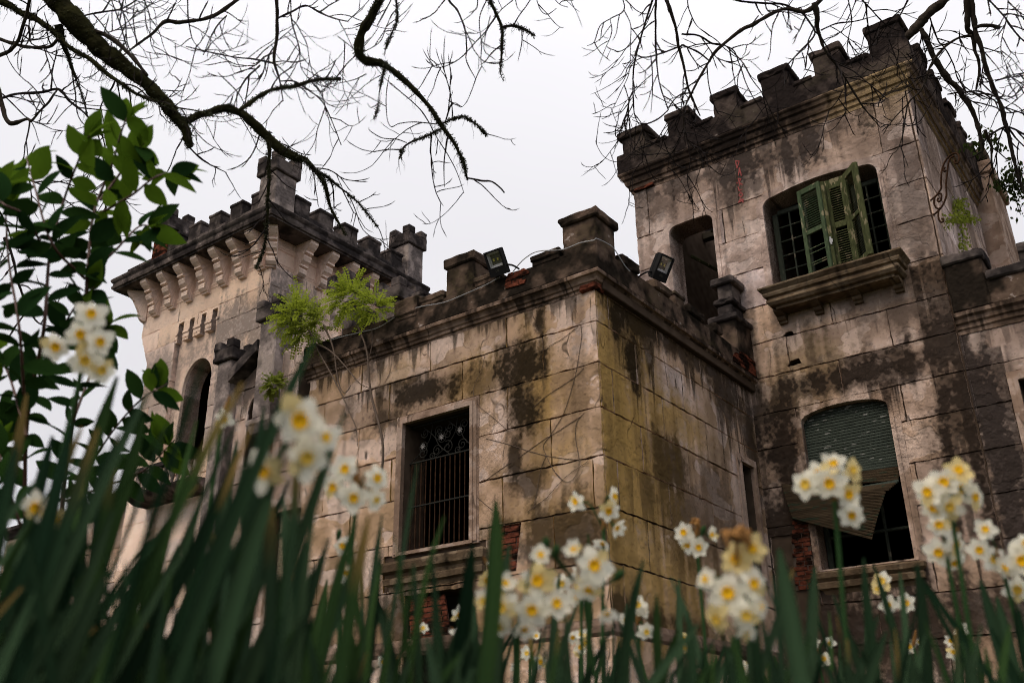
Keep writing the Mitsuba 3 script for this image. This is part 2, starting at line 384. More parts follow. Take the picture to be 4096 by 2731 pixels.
scene['left_tower_render'] = rough(plaster((.84, .65, .54), (.78, .63, .55), (.76, .58, .48), (.16, .14, .134),
    stains=[(F, -12.4, 8.0, 1.0, .35, .6), (F, -9.6, 8.3, .8, .45, .75), (F, -9.3, 7.5, .9, .6, .7), (F, -12.3, 7.2, .6, .6, .5), (S, 2.75, 8.6, .35, .5, .85), (S, 3.4, 8.9, .5, .3, .7), (F, -9.1, 8.8, .2, .3, .5), (F, -10, 6.5, .8, .5, .5)], dirt=.08, seed=4.4, mott=.35, drips=[(F, -13.3, -11.9, 8.5, 1.2, .5), (F, -10.4, -8.9, 8.6, 1.5, .7), (S, 2.5, 4, 9.4, 1.2, .8)]), stone_bump, .007)
scene['porch_render'] = rough(plaster((.55, .42, .36), (.62, .52, .48), (.45, .32, .26), (.07, .055, .05), stains=[(F, -7.6, 6.1, .7, .3, .8), (F, -5.6, 4.9, .5, .4, .5), (F, -6.8, 4.4, .6, .4, .5)], dirt=.35, seed=9.1, drips=[(F, -8.3, -4.6, 6.4, 1.2, .7)]), render_bump, .012)
scene['parapet_stone'] = rough(dark_stone((.020, .016, .013), (.125, .088, .068), (.045, .04, .017), 1.0, .70), stone_bump, .02)
scene['tower_parapet_stone'] = rough(dark_stone((.020, .016, .0155), (.072, .056, .050), (.04, .036, .02), 5.0, .72), stone_bump, .02)
scene['grey_stone'] = rough(dark_stone((.030, .026, .026), (.135, .112, .106), (.05, .046, .034), 8.0, .70), stone_bump, .014)
scene['pier_stone'] = rough(dark_stone((.13, .11, .105), (.36, .30, .28), (.12, .11, .08), 3.0), stone_bump, .014)
scene['tower_cornice_stone'] = rough(plaster((.15, .11, .09), (.24, .18, .15), (.055, .042, .037), (.014, .011, .010),
    stains=[(F, .2, 9.35, .9, .25, .97), (F, -.9, 9.42, .8, .12, .9), (F, 1.3, 9.4, .45, .2, .9), (F, -1.5, 9.3, .3, .14, .6), (S, 5.5, 9.3, 2.0, .15, .5)], algae=[(F, 2.6, 9.3, .6, .3, .8)], algae_col=(.36, .26, .14), dirt=.8, seed=6.1, drips=[(F, -1.2, 1.7, 9.5, .9, .96), (F, -1.9, -.6, 9.5, .4, .8), (S, 4.2, 9, 9.5, .5, .8)]), stone_bump, .01)
scene['cornice_stone'] = rough(plaster((.20, .138, .105), (.30, .22, .18), (.085, .060, .047), (.016, .0125, .010), drips=[(F, -4.8, .2, 5.27, .34, .97), (S, -.2, 4.3, 5.27, .5, .97), (F, 2.9, 9, 5.5, .5, .9)], dirt=.95, seed=3.3), stone_bump, .012)
scene['trim_render'] = rough(plaster((.33, .235, .185), (.42, .33, .285), (.21, .145, .11), (.045, .034, .026), dirt=.45, seed=1.7), stone_bump, .010)
scene['sill_stone'] = rough(plaster((.16, .115, .075), (.22, .17, .12), (.085, .06, .04), (.018, .014, .010), dirt=.9, seed=5.2), stone_bump, .015)
scene['joint_dirt'] = diffuse(lambda p, n, uv: mix((.045, .032, .024), (.11, .08, .06), fbm(p.x * 8, p.y * 8, p.z * 8, 2)))
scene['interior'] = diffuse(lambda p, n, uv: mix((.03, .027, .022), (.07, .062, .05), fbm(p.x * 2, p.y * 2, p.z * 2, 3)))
scene['brick'] = rough(lambda p, n, uv: mix((.014, .008, .006), (.15, .048, .03), smoothstep(.36, .62, fbm(p.x * 7, p.y * 7, p.z * 11, 3))) * (.45 + fbm(p.x * 40, p.y * 40, p.z * 40, 2) * .9), stone_bump, .012)
scene['mortar'] = diffuse(lambda p, n, uv: mix((.05, .038, .03), (.13, .10, .085), fbm(p.x * 20, p.y * 20, p.z * 20, 2)))
scene['iron'] = flat((.016, .016, .014), .8, specular=.2)
scene['rusty_iron'] = diffuse(lambda p, n, uv: mix((.018, .013, .011), (.075, .038, .022), fbm(p.x * 30, p.y * 30, p.z * 30, 2)))
scene['rosette_metal'] = flat((.17, .165, .165), .6)


def paint(c0, c1, worn, seed, amount=.60):
    def fn(p, n, uv):
        w = smoothstep(amount, amount + .06, fbm(p.x * 22 + seed, p.y * 22, p.z * 7, 3))
        c = mix(c0, c1, fbm(p.x * 5, p.y * 5 + seed, p.z * 2.5, 3)) * (.65 + .7 * noise(p.x * 60, p.y * 60, p.z * 14))
        return mix(c, worn, w)
    return fn


def slatpaint(c0, c1, worn, seed, amount=.6):
    def fn(p, n, uv):
        w = smoothstep(amount, amount + .05, fbm(p.x * 9 + seed, p.y * 9, p.z * 26, 3))
        c = mix(c0, c1, fbm(p.x * 2.2, seed, p.z * 25, 3)) * (.7 + .6 * noise(p.x * 9, p.y * 30, p.z * 60))
        return mix(c, worn, w)
    return fn


scene['green_paint'] = diffuse(paint((.042, .066, .040), (.072, .095, .052), (.22, .20, .13), 1.0, .64))
scene['old_green_paint'] = diffuse(paint((.046, .055, .027), (.078, .085, .040), (.20, .175, .11), 4.0, .62))
scene['dark_green_paint'] = diffuse(paint((.018, .022, .018), (.036, .042, .034), (.10, .09, .07), 7.0, .66))  # darkest of the greens, for sashes and the roller shutter backing
scene['slat_paint'] = diffuse(slatpaint((.036, .046, .040), (.066, .080, .069), (.22, .23, .22), 9.0, .70))
scene['bare_slat'] = diffuse(slatpaint((.026, .019, .013), (.070, .052, .034), (.03, .038, .026), 11.0, .62))
scene['beige_slat'] = diffuse(slatpaint((.36, .30, .21), (.48, .41, .31), (.14, .11, .08), 13.0, .66))
scene['lamp_black'] = flat((.008, .008, .009), .75, specular=.2)
scene['lamp_reflector'] = flat((.42, .43, .45), .35)
scene['lamp_glass'] = {'type': 'thindielectric'}
scene['lamp_inner'] = flat((.07, .07, .05), .6)
scene['led_yellow'] = flat((.55, .50, .10), .5)
scene['cable'] = flat((.30, .30, .31), .6)
scene['red_paint'] = flat((.22, .025, .025), .7)


# ---------------------------------------------------------------- ground
def ground_z(x, y):
    y = np.asarray(y, float)
    t = np.clip((y + 6.5) / 6.0, 0, 1)
    return -.20 + .55 * t * t * (3 - 2 * t) + .05 * (meshkit.noise(np.stack([np.asarray(x) * .9, y * .9, y * 0], -1), 3) - .5)


g = np.concatenate([np.linspace(-250, -22, 12), np.linspace(-20, 20, 81), np.linspace(22, 250, 12)])
gx, gy = np.meshgrid(g, g)
gv = np.stack([gx.ravel(), gy.ravel(), ground_z(gx.ravel(), gy.ravel())], 1)
n_ = len(g)
gi, gj = np.meshgrid(np.arange(n_ - 1), np.arange(n_ - 1), indexing='ij')
a_ = (gi * n_ + gj).ravel()
gf = np.vstack([np.stack([a_, a_ + 1, a_ + n_ + 1], 1), np.stack([a_, a_ + n_ + 1, a_ + n_], 1)])
scene['ground_earth'] = diffuse(lambda p, n, uv: mix((.025, .035, .012), (.06, .055, .03), fbm(p.x * 3, p.y * 3, 0, 4)))
obj('ground', trimesh.Trimesh(gv, gf, process=False), 'ground_earth', smooth=True)
labels['ground'] = {'label': 'rough grassy ground sloping up to the ruined mansion', 'category': 'ground', 'kind': 'structure'}


# ---------------------------------------------------------------- shared builders
def merlon(parent, mat, x0, x1, y0, y1, z0, z1, cap=.14, over=.03, seed=0, amp=.010, chip=.10, name='merlon'):
    """A battlement tooth: a body and a wider cap, both worn."""
    m = cat([weather(bx(x0, x1, y0, y1, z0, z1 - cap + .01, .012), amp, 7, .09, seed, chip * .4), weather(bx(x0 - over, x1 + over, y0 - over, y1 + over, z1 - cap, z1, .02), amp, 8, .08, seed + 1, chip)])
    obj(name, m, mat, parent, smooth=35)


def pier(parent, mat, capmat, x0, x1, y0, y1, z0, zc, z1, over=.05, lift=.13, seed=0, name='pier'):
    """A square pinnacle whose cap is notched into four small corner teeth."""
    k = obj(name, weather(bx(x0, x1, y0, y1, z0, zc + .01, .02), .007, 6, .12, seed), mat, parent, smooth=35)
    X0, X1, Y0, Y1 = x0 - over, x1 + over, y0 - over, y1 + over
    zb = z1 - lift
    w = (X1 - X0) * .34
    ms = [bx(X0, X1, Y0, Y1, zc, zb, .018)]
    for cx in (X0, X1 - w):
        for cy in (Y0, Y1 - w):
            ms.append(bx(cx, cx + w, cy, cy + w, zb - .01, z1, .016))
    obj('cap', cat([weather(m, .008, 8, .08, seed + i, .06) for i, m in enumerate(ms)]), capmat, k, smooth=35)
    return k


def brick_patch(parent, plane, pos, poly, depth, seed, h=.062, w=.21):
    """Bare brickwork where the render has fallen: mortar bed and single bricks."""
    rng = np.random.default_rng(seed)
    x0, z0, x1, z1 = poly.bounds
    obj('mortar', plane(poly, pos, depth - .012, depth - .006), 'mortar', parent)
    z, row = z0, 0
    while z < z1:
        x = x0 - rng.uniform(0, w) - (row % 2) * w / 2
        while x < x1:
            ww = w * (1 if rng.random() < .7 else .55)
            q = sbox(x + .005, z + .005, x + ww - .007, z + h - .006).intersection(poly)
            for g_ in getattr(q, 'geoms', [q]):
                if g_.geom_type == 'Polygon' and g_.area > .002:
                    obj('brick', plane(ragged(g_, seed + row, .003, .05), pos, depth - .012, depth + rng.uniform(-.004, .016)), 'brick', parent)
            x += ww
        z += h
        row += 1


# ---------------------------------------------------------------- corner pavilion
P = thing('corner_pavilion', 'low battlemented corner block of stained tan render with a barred window facing left', 'building')
ZA = [-.3, .95, 1.42, 1.98, 2.545, 3.09, 3.635, 4.155, 4.66, 5.07]
win = sbox(-2.84, 2.44, -1.765, 4.045)
win_frame = sbox(-2.955, 2.40, -1.645, 4.15)
cellar = sbox(-2.75, .75, -1.85, 1.93)
narrow = sbox(3.54, 2.35, 3.95, 3.865)
narrow_frame = sbox(3.43, 2.25, 4.06, 3.975)
patch = Polygon([(-1.50, 2.26), (-1.47, 2.535), (-1.06, 2.535), (-1.10, 2.30), (-1.14, 2.02), (-1.35, 2.03), (-1.47, 2.12)])
fa = sbox(-4.635, -.3, 0, 5.07)
sa = sbox(0, -.3, 4.25, 5.07)
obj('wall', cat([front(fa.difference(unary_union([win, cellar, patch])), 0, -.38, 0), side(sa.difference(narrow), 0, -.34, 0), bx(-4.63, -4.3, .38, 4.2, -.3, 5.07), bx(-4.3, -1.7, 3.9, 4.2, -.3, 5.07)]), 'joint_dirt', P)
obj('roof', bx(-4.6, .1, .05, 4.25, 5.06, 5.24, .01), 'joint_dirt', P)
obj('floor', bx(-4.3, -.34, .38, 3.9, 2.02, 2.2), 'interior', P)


def joints_a(i):
    return np.arange(-4.9 + (.02 if i % 2 else .62), 0, 1.2) + (.05 if i % 3 else -.03)


def joints_s(i):
    return np.arange(.25 if i % 2 else .83, 4.2, 1.16)


blocks(P, front, 0, ZA[1:], joints_a, sbox(-4.635, .95, .02, 5.07), [win_frame, cellar, patch, sbox(-3.1, 2.0, -1.55, 2.42)], 'pavilion_render', seed=1)
blocks(P, side, 0, ZA[1:], joints_s, sbox(-.001, .95, 4.25, 5.07), [narrow_frame], 'pavilion_render', seed=2)
brick_patch(P, front, 0, patch, 0.0, 5)
obj('plinth', sweep([(-4.635, 0), (0, 0), (0, 4.25)], [(0, 1.25), (.03, 1.25), (.06, 1.29), (.06, 1.36), (.035, 1.41), (.02, 1.44), (0, 1.44)], seed=3), 'cornice_stone', P, smooth=30)
obj('base', front(sbox(-4.66, -.3, -2.78, 1.25), 0, 0.001, .045), 'pavilion_render', P)
obj('base', front(sbox(-1.82, -.3, .045, 1.25), 0, 0.001, .045), 'pavilion_render', P)
obj('base', side(sbox(0.003, -.3, 4.25, 1.25), 0, 0.001, .044), 'pavilion_render', P)
# the cornice, with the corner of its lower moulding broken off to the brick
prof = [(0, 5.05), (.03, 5.05), (.034, 5.085), (.06, 5.09), (.065, 5.125), (.085, 5.135), (.098, 5.165), (.125, 5.19), (.15, 5.195), (.155, 5.225), (.15, 5.24), (0, 5.24)]
obj('cornice', sweep([(-4.70, 0), (0, 0), (0, 4.25)], prof, .12, .008, 1), 'cornice_stone', P, smooth=30)
obj('broken_corner', weather(bx(-.16, .075, -.075, .14, 5.04, 5.135, .02), .014, 14, .05, 4, .2), 'brick', P, smooth=40)
pw = cat([weather(bx(-4.7, .15, -.15, .12, 5.235, 5.545, .015), .009, 6, .12, 3, .02), weather(bx(-.12, .15, .12, 4.25, 5.235, 5.535, .015), .009, 6, .12, 4, .02)])
obj('parapet', pw, 'parapet_stone', P, smooth=35)
for i, (a, b, h0, h1) in enumerate([(-.76, -.335, 5.53, 5.665), (-1.64, -1.245, 5.53, 5.655), (-2.53, -2.10, 5.52, 5.655), (-2.96, -2.56, 5.44, 5.72), (-3.9, -3.4, 5.45, 5.60)]):
    obj('coping', cat([weather(bx(a, b, -.185, .13, h0 + .04, h1, .02), .014, 9, .06, 20 + i, .25), weather(bx(a + .02, b - .02, -.165, .11, h0 - .01, h0 + .05, .01), .006, 9, .07, 30 + i)]), 'parapet_stone', P, smooth=35)
for i, (a, b) in enumerate([(.40, .80), (1.20, 1.64), (2.10, 2.55), (2.86, 3.10)]):
    obj('coping', weather(bx(-.1, .185, a, b, 5.52, 5.655, .02), .014, 9, .06, 40 + i, .3), 'parapet_stone', P, smooth=35)
merlon(P, 'parapet_stone', -2.085, -1.645, -.15, .22, 5.5, 6.07, .14, .035, 11, .012, .16)
merlon(P, 'parapet_stone', -.305, .15, -.15, .28, 5.5, 6.02, .115, .045, 15, .010, .10)
merlon(P, 'parapet_stone', -.13, .15, 1.76, 2.02, 5.5, 5.70, .05, .02, 17, .016, .3)
# the stepped pier where the parapet meets the tower
st = obj('stepped_pier', weather(bx(-.22, .14, 3.68, 4.24, 5.5, 6.06, .02), .010, 7, .1, 21, .08), 'parapet_stone', P, smooth=35)
obj('cap', cat([weather(bx(-.27, .18, 3.63, 4.245, 6.02, 6.12, .02), .012, 8, .07, 22, .2), weather(bx(-.16, .07, 3.78, 4.2, 6.11, 6.33, .02), .01, 8, .07, 23, .1), weather(bx(-.20, .11, 3.73, 4.24, 6.34, 6.42, .02), .012, 8, .07, 24, .2),
                 weather(bx(-.16, .06, 3.84, 4.2, 6.41, 6.70, .02), .01, 8, .08, 25, .1), weather(bx(-.24, .13, 3.78, 4.24, 6.69, 6.80, .02), .012, 8, .07, 26, .2)]), 'grey_stone', st, smooth=35)
brick_patch(P, side, .15, Polygon([(3.35, 5.26), (4.2, 5.26), (4.2, 5.5), (3.75, 5.52), (3.5, 5.42)]), .008, 8)
brick_patch(P, front, -.15, Polygon([(-1.17, 5.36), (-.86, 5.34), (-.78, 5.48), (-.86, 5.55), (-1.1, 5.55)]), .006, 9, .055)
# the barred window
w = obj('window', cat([frame_of(win_frame, win, front, 0, .001, .035), frame_of(win_frame.buffer(-.022, join_style=2), win, front, 0, .035, .05), frame_of(win.buffer(.045, join_style=2).intersection(win_frame), win, front, 0, .05, .062)]), 'trim_render', P, label='square-headed barred window opening with scrolled grille')
obj('sill', sweep([(-2.98, .3), (-2.98, -.0), (-1.64, 0), (-1.64, .3)], [(-.0, 2.0), (.02, 2.0), (.03, 2.05), (.07, 2.07), (.08, 2.13), (.05, 2.15), (.06, 2.19), (.11, 2.22), (.12, 2.30), (.10, 2.33), (-.14, 2.40)], .1, .010, 8), 'sill_stone', w, smooth=35)
obj('reveal', cat([bx(-2.95, -2.842, .0, .38, 2.4, 4.05), bx(-1.763, -1.66, 0, .38, 2.4, 4.05)]), 'trim_render', w)
yb = .10
for i in range(14):
    x = -2.80 + .0765 * i
    obj('bar', tube([(x, yb, 2.44), (x, yb, 3.55)], .0075, 6), 'rusty_iron', w)
for z in (2.47, 3.002, 3.556, 4.02):
    obj('crossbar', bx(-2.84, -1.765, yb - .012, yb + .012, z - .009, z + .009, .003), 'iron', w)


def spiral(cx, cz, r, turns, a0, y, hand=1, k=26, end=.18):
    t = np.linspace(0, 1, k)
    a = a0 + hand * turns * 2 * np.pi * t
    rr = r * (1 - (1 - end) * t)
    return np.stack([cx + rr * np.cos(a), np.full(k, y), cz + rr * np.sin(a)], 1)


def rosette(cx, cz, y, r, key):
    ps = []
    for k in range(8):
        a = k * np.pi / 4
        ps.append(tube([(cx, y, cz), (cx + r * .6 * math.cos(a), y - .004, cz + r * .6 * math.sin(a)), (cx + r * math.cos(a), y, cz + r * math.sin(a))], [.003, .008, .003], 5))
    obj('rosette', cat(ps), 'rosette_metal', key)


for cx, s in ((-2.50, 1), (-2.10, -1)):
    for (dx, dz, r, a0, hd) in ((.10, -.13, .075, 0, 1), (-.13, -.12, .085, 2, -1), (.13, .12, .07, 4, -1), (-.10, .13, .065, 3, 1), (.27 * s, .05, .07, 1, 1), (.02, -.19, .05, 5, 1)):
        obj('scroll', tube(spiral(cx + dx, 3.78 + dz, r, 1.5, a0, yb, hd), .0055, 5), 'iron', w)
    for q in ([(cx - .32, 3.57), (cx - .15, 3.68), (cx - .02, 3.82), (cx + .02, 4.0)], [(cx + .30, 3.57), (cx + .14, 3.70), (cx + .05, 3.84), (cx - .12, 3.99)]):
        obj('scroll', tube(smooth_path([(x, yb, z) for x, z in q], 6), .0055, 5), 'iron', w)
for cx, cz in ((-2.32, 3.80), (-2.03, 3.83), (-2.62, 3.74)):
    rosette(cx, cz, yb - .012, .042, w)
    obj('scroll', tube(spiral(cx, cz, .06, 1, 0, yb, 1, 20, 1), .0045, 5), 'iron', w)
cw = obj('cellar_opening', cat([bx(-2.8, -1.8, .34, .38, -.3, 2.0), bx(-2.82, -2.75, 0, .36, .7, 1.93), bx(-1.85, -1.78, 0, .36, .7, 1.93)]), 'interior', P)
brick_patch(cw, front, .05, Polygon([(-2.72, 1.35), (-2.1, 1.45), (-2.2, 1.9), (-2.72, 1.92)]), 0, 12)
n2 = obj('narrow_window', cat([frame_of(narrow_frame, narrow, side, 0, .001, .05), frame_of(narrow.buffer(.04, join_style=2), narrow, side, 0, .05, .064)]), 'trim_render', P)
for k in range(4):
    obj('scroll', tube(np.array([[-.08, y, z] for y, _, z in spiral(3.74, 3.66 - .28 * k, .11, 1.4, k, 0, 1 if k % 2 else -1)]), .006, 5), 'iron', n2)

# ---------------------------------------------------------------- right tower
R = thing('right_tower', 'tall square battlemented tower of pinkish stained render with green louvred shutters, behind the corner pavilion', 'tower')
Y0 = 4.27
ZT = [-.3, .9, 1.45, 1.98, 2.52, 3.07, 3.62, 4.18, 4.69, 5.245, 5.795, 6.38, 7.00, 7.605, 8.22, 9.12]
small = rounded(-1.045, -.272, 5.4, 8.21, .13, .01)
small_f = rounded(-1.165, -.158, 5.35, 8.33, .2, .01)
big = rounded(.57, 2.322, 6.44, 8.115, .16, .075)
big_f = rounded(.455, 2.435, 6.40, 8.24, .24, .08)
low = arch(.70, 1.895, 2.42, 4.45, .165)
low_f = unary_union([arch(.615, 2.03, 2.36, 4.46, .24)])
ft = sbox(-1.648, -.3, 2.925, 9.12)
hole1, hole2 = Polygon([(.60, 5.80), (.66, 5.86), (.75, 5.85), (.78, 5.79)]), Polygon([(.60, 5.335), (.67, 5.41), (.80, 5.42), (.82, 5.33), (.72, 5.32)])
obj('wall', cat([front(ft.difference(unary_union([small, big, low, hole1, hole2])), Y0, -.42, 0), side(sbox(4.69, -.3, 9.6, 9.12), 2.925, -.4, 0), bx(-1.648, -1.25, 4.69, 9.6, -.3, 9.12)]), 'joint_dirt', R)
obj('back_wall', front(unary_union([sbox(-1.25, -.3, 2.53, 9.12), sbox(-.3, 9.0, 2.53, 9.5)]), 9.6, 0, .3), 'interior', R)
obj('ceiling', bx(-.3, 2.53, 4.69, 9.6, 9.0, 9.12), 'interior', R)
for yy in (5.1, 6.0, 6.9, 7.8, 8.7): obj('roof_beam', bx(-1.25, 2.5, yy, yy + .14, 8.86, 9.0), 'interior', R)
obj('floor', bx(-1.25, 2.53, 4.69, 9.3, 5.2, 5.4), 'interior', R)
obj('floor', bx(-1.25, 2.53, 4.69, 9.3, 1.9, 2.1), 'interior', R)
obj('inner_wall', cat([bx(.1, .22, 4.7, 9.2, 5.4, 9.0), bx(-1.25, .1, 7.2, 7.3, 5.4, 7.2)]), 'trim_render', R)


def joints_t(i):
    if i == 12: return [-1.40, .20, 2.45]
    return np.arange(-1.55 + (0 if i % 2 else .75), 2.9, 1.45)


tb = blocks
holes_t = [small_f, big_f, low_f, hole1, hole2, sbox(.05, .9, .62, 2.95)]
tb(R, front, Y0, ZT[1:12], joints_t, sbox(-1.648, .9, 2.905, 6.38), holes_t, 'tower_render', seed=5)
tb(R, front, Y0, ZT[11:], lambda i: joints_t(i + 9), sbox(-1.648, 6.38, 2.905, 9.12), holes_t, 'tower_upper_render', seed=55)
tb(R, side, 2.925, ZT[6:], lambda i: np.arange(4.9 + .6 * (i % 2), 9.5, 1.3), sbox(4.25, 4.0, 9.6, 9.12), [], 'tower_upper_render', seed=6)
prof = [(0, 9.10), (.03, 9.10), (.035, 9.15), (.065, 9.17), (.07, 9.24), (.10, 9.25), (.115, 9.29), (.12, 9.34), (.155, 9.36), (.17, 9.41), (.195, 9.43), (.205, 9.45), (.20, 9.475), (0, 9.475)]
ring = [(-1.648, 9.6), (-1.648, Y0), (2.925, Y0), (2.925, 9.6)]
obj('cornice', sweep(ring, prof, .14, .008, 12), 'tower_cornice_stone', R, smooth=30)
obj('cornice_scar', weather(front(Polygon([(-1.62, 9.11), (-1.23, 9.11), (-1.25, 9.165), (-1.6, 9.15)]), Y0, .03, .085), .01, 16, .05, 2), 'brick', R, smooth=40)
e = .2
pwall = [bx(-1.648 - e, 2.925 + e, Y0 - e, Y0 + .12, 9.47, 9.86), bx(2.925 - .1, 2.925 + e, Y0 + .12, 9.7, 9.47, 9.84), bx(-1.648 - e, -1.56, Y0 + .12, 9.7, 9.47, 9.84)]
obj('parapet', cat([weather(m, .009, 6, .13, 50 + i, .02) for i, m in enumerate(pwall)]), 'tower_parapet_stone', R, smooth=35)
for i, (a, b, z1) in enumerate([(-1.712, -1.262, 10.265), (-.83, -.43, 10.28), (.02, .44, 10.285), (.865, 1.315, 10.30), (1.725, 2.145, 10.30), (2.575, 3.065, 10.33)]):
    merlon(R, 'tower_parapet_stone', a, b, Y0 - e, Y0 + .24 if i < 5 else Y0 + .30, 9.83, z1, .13, .035 if i else .07, 60 + 3 * i, .011, .14)
for i, (a, b) in enumerate([(-1.26, -.835), (-.43, .02), (.46, .87), (1.35, 1.70), (2.19, 2.56)]):
    obj('coping', weather(bx(a + .02, b - .02, Y0 - e - .03, Y0 + .1, 9.80, 9.885, .018), .011, 9, .07, 80 + i, .2), 'tower_parapet_stone', R, smooth=35)
for i, (a, b) in enumerate([(4.80, 5.24), (5.58, 6.08), (6.47, 6.95), (7.28, 7.72), (8.1, 8.55)]):
    merlon(R, 'tower_parapet_stone', 2.80, 3.125, a, b, 9.8, 10.26, .13, .03, 90 + 3 * i, .011, .15)
    merlon(R, 'tower_parapet_stone', -1.84, -1.55, a, b, 9.8, 10.26, .13, .03, 120 + 3 * i, .011, .15)
# the stair turret at the tower's far right corner
tq = obj('turret', cat([weather(bx(2.9, 3.26, 8.4, 9.8, 4.5, 10.0, .02), .01, 3, .3, 7), weather(bx(2.86, 3.33, 8.36, 9.85, 9.75, 10.0, .02), .016, 6, .12, 8, .1)]), 'trim_render', R, smooth=35)
obj('cap', cat([weather(bx(2.88, 3.30, 8.38, 8.75, 10.0, 10.28, .03), .02, 6, .09, 9, .2)]), 'parapet_stone', tq, smooth=35)
for i in range(3):
    merlon(R, 'grey_stone', 3.05, 3.50, 10.6 + i * .9, 11.0 + i * .9, 7.6, 9.3 - .1 * i, .2, .04, 140 + i)
obj('annex', bx(2.6, 3.42, 9.85, 13.5, 3.5, 8.3), 'trim_render', R)
# openings
sw = obj('doorway', cat([frame_of(small_f, small, front, Y0, .001, .03), frame_of(small.buffer(.065), small, front, Y0, .03, .048)]), 'tower_upper_render', R, label='narrow dark doorway with round upper corners', smooth=25)
obj('reveal', frame_of(small.buffer(.04), small, front, Y0, -.42, -.001), 'tower_upper_render', sw, smooth=25)
obj('rafter', cat([tube([(-.95, 4.8, 7.9), (-.2, 7.0, 7.55)], .03, 5), tube([(-.6, 4.9, 8.3), (.0, 5.6, 8.35)], .02, 5)]), 'old_green_paint', sw)
bw = obj('window', cat([frame_of(big_f, big, front, Y0, .001, .03), frame_of(big.buffer(.065), big, front, Y0, .03, .05)]), 'tower_upper_render', R, label='wide window with round upper corners and three open green shutters', smooth=25)
obj('reveal', frame_of(big.buffer(.04), big, front, Y0, -.42, -.001), 'tower_upper_render', bw, smooth=25)
# glazing bars behind the shutters; the panes are gone
yw = Y0 + .20
for sx, x0, x1 in ((0, .62, 1.16), (1, 1.86, 2.30)):
    sash = obj('sash', cat([bx(x0, x0 + .085, yw - .03, yw + .03, 6.44, 7.98 if sx else 7.93), bx(x1 - .05, x1, yw - .03, yw + .03, 6.44, 7.98), bx(x0 + .085, x1 - .05, yw - .028, yw + .028, 7.90, 7.98), bx(x0 + .085, x1 - .05, yw - .028, yw + .028, 6.44, 6.50)]), 'dark_green_paint', bw)
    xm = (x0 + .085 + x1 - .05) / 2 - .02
    obj('glazing_bar', bx(xm - .012, xm + .012, yw - .02, yw + .02, 6.5, 7.9, .003), 'dark_green_paint', sash)
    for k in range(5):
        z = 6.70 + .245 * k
        obj('glazing_bar', bx(x0 + .085, x1 - .05, yw - .015, yw + .015, z - .010, z + .010, .003), 'dark_green_paint', sash)


def shutter(parent, p0, p1, z0, z1, mat, rails, missing=()):
    """A louvred leaf standing between two plan points: stiles, rails and single slats."""
    p0, p1 = np.array(p0, float), np.array(p1, float)
    L = np.linalg.norm(p1 - p0)
    u = (p1 - p0) / L
    M = np.eye(4)
    M[:2, 0], M[:2, 1], M[:2, 3] = u, [-u[1], u[0]], p0
    t, s = .022, .062
    def put(m):
        m.apply_transform(M)
        return m
    k = obj('shutter', put(cat([bx(0, s, -t, t, z0, z1, .006), bx(L - s, L, -t, t, z0, z1, .006)] + [bx(s, L - s, -t * .9, t * .9, a, b, .005) for a, b in rails])), mat, parent)
    for (a, b), (c, d) in zip(rails[:-1], rails[1:]):
        z = b + .012
        while z < c - .02:
            if not any(lo < z < hi for lo, hi in missing):
                m = bx(s - .004, L - s + .004, -.019, .019, -.0028, .0028, .001)
                m.apply_transform(trimesh.transformations.rotation_matrix(math.radians(42), [1, 0, 0]))
                m.apply_translation([0, 0, z])
                obj('slat', put(m), mat, k)
            z += .038
    return k


shutter(bw, (1.165, 4.12), (1.545, 4.02), 6.50, 7.98, 'green_paint', [(6.50, 6.58), (7.20, 7.27), (7.89, 7.98)], missing=[(7.0, 7.22), (6.58, 6.70), (6.78, 6.86), (6.90, 6.95)])
obj('shutter_stile', bx(1.535, 1.595, 4.035, 4.08, 6.50, 7.97, .006), 'old_green_paint', bw)
shutter(bw, (1.57, 4.16), (1.86, 4.16), 6.52, 8.02, 'old_green_paint', [(6.52, 6.60), (7.20, 7.29), (7.86, 8.02)])
shutter(bw, (1.865, 4.13), (2.11, 3.88), 6.50, 8.0, 'old_green_paint', [(6.50, 6.58), (7.20, 7.27), (7.9, 8.0)])
obj('shutter_stile', bx(2.095, 2.15, 3.875, 3.93, 6.50, 8.0, .006), 'old_green_paint', bw)
obj('latch', cat([tube([(1.575, 4.025, 6.90), (1.575, 4.01, 7.02)], .012, 6), bx(1.555, 1.60, 4.015, 4.03, 6.93, 6.99, .004)]), 'lamp_reflector', bw)
# the balcony shelf and its four consoles
prof = [(0, 6.12), (.30, 6.12), (.30, 6.16), (.36, 6.17), (.40, 6.21), (.40, 6.25), (.375, 6.265), (.375, 6.285), (.42, 6.30), (.435, 6.335), (.42, 6.36), (.44, 6.375), (.48, 6.41), (.48, 6.435), (0, 6.46)]
obj('balcony', sweep([(.96, Y0 + .02), (.96, Y0), (2.05, Y0), (2.05, Y0 + .02)], [(o if o > 0 else -.0, z) for o, z in prof], .12, .010, 14), 'sill_stone', R, smooth=35)
obj('balcony_top', weather(bx(.58, 2.40, Y0 - .38, Y0 + .2, 6.43, 6.465, .012), .008, 8, .1, 15), 'sill_stone', R, smooth=35)
con = Polygon([(0, 5.98), (.06, 5.98), (.07, 6.01), (.11, 6.02), (.13, 6.05), (.12, 6.07), (.17, 6.08), (.24, 6.11), (.25, 6.14), (0, 6.14)])
for cx in (.66, 1.20, 1.76, 2.33):
    m = trimesh.creation.extrude_polygon(con, .12, engine='earcut')
    v = m.vertices
    obj('console', weather(trimesh.Trimesh(np.stack([cx - .06 + v[:, 2], Y0 - .02 - v[:, 0], v[:, 1]], 1), m.faces[:, ::-1], process=False), .004, 9, .06, int(cx * 9)), 'sill_stone', R, smooth=35)
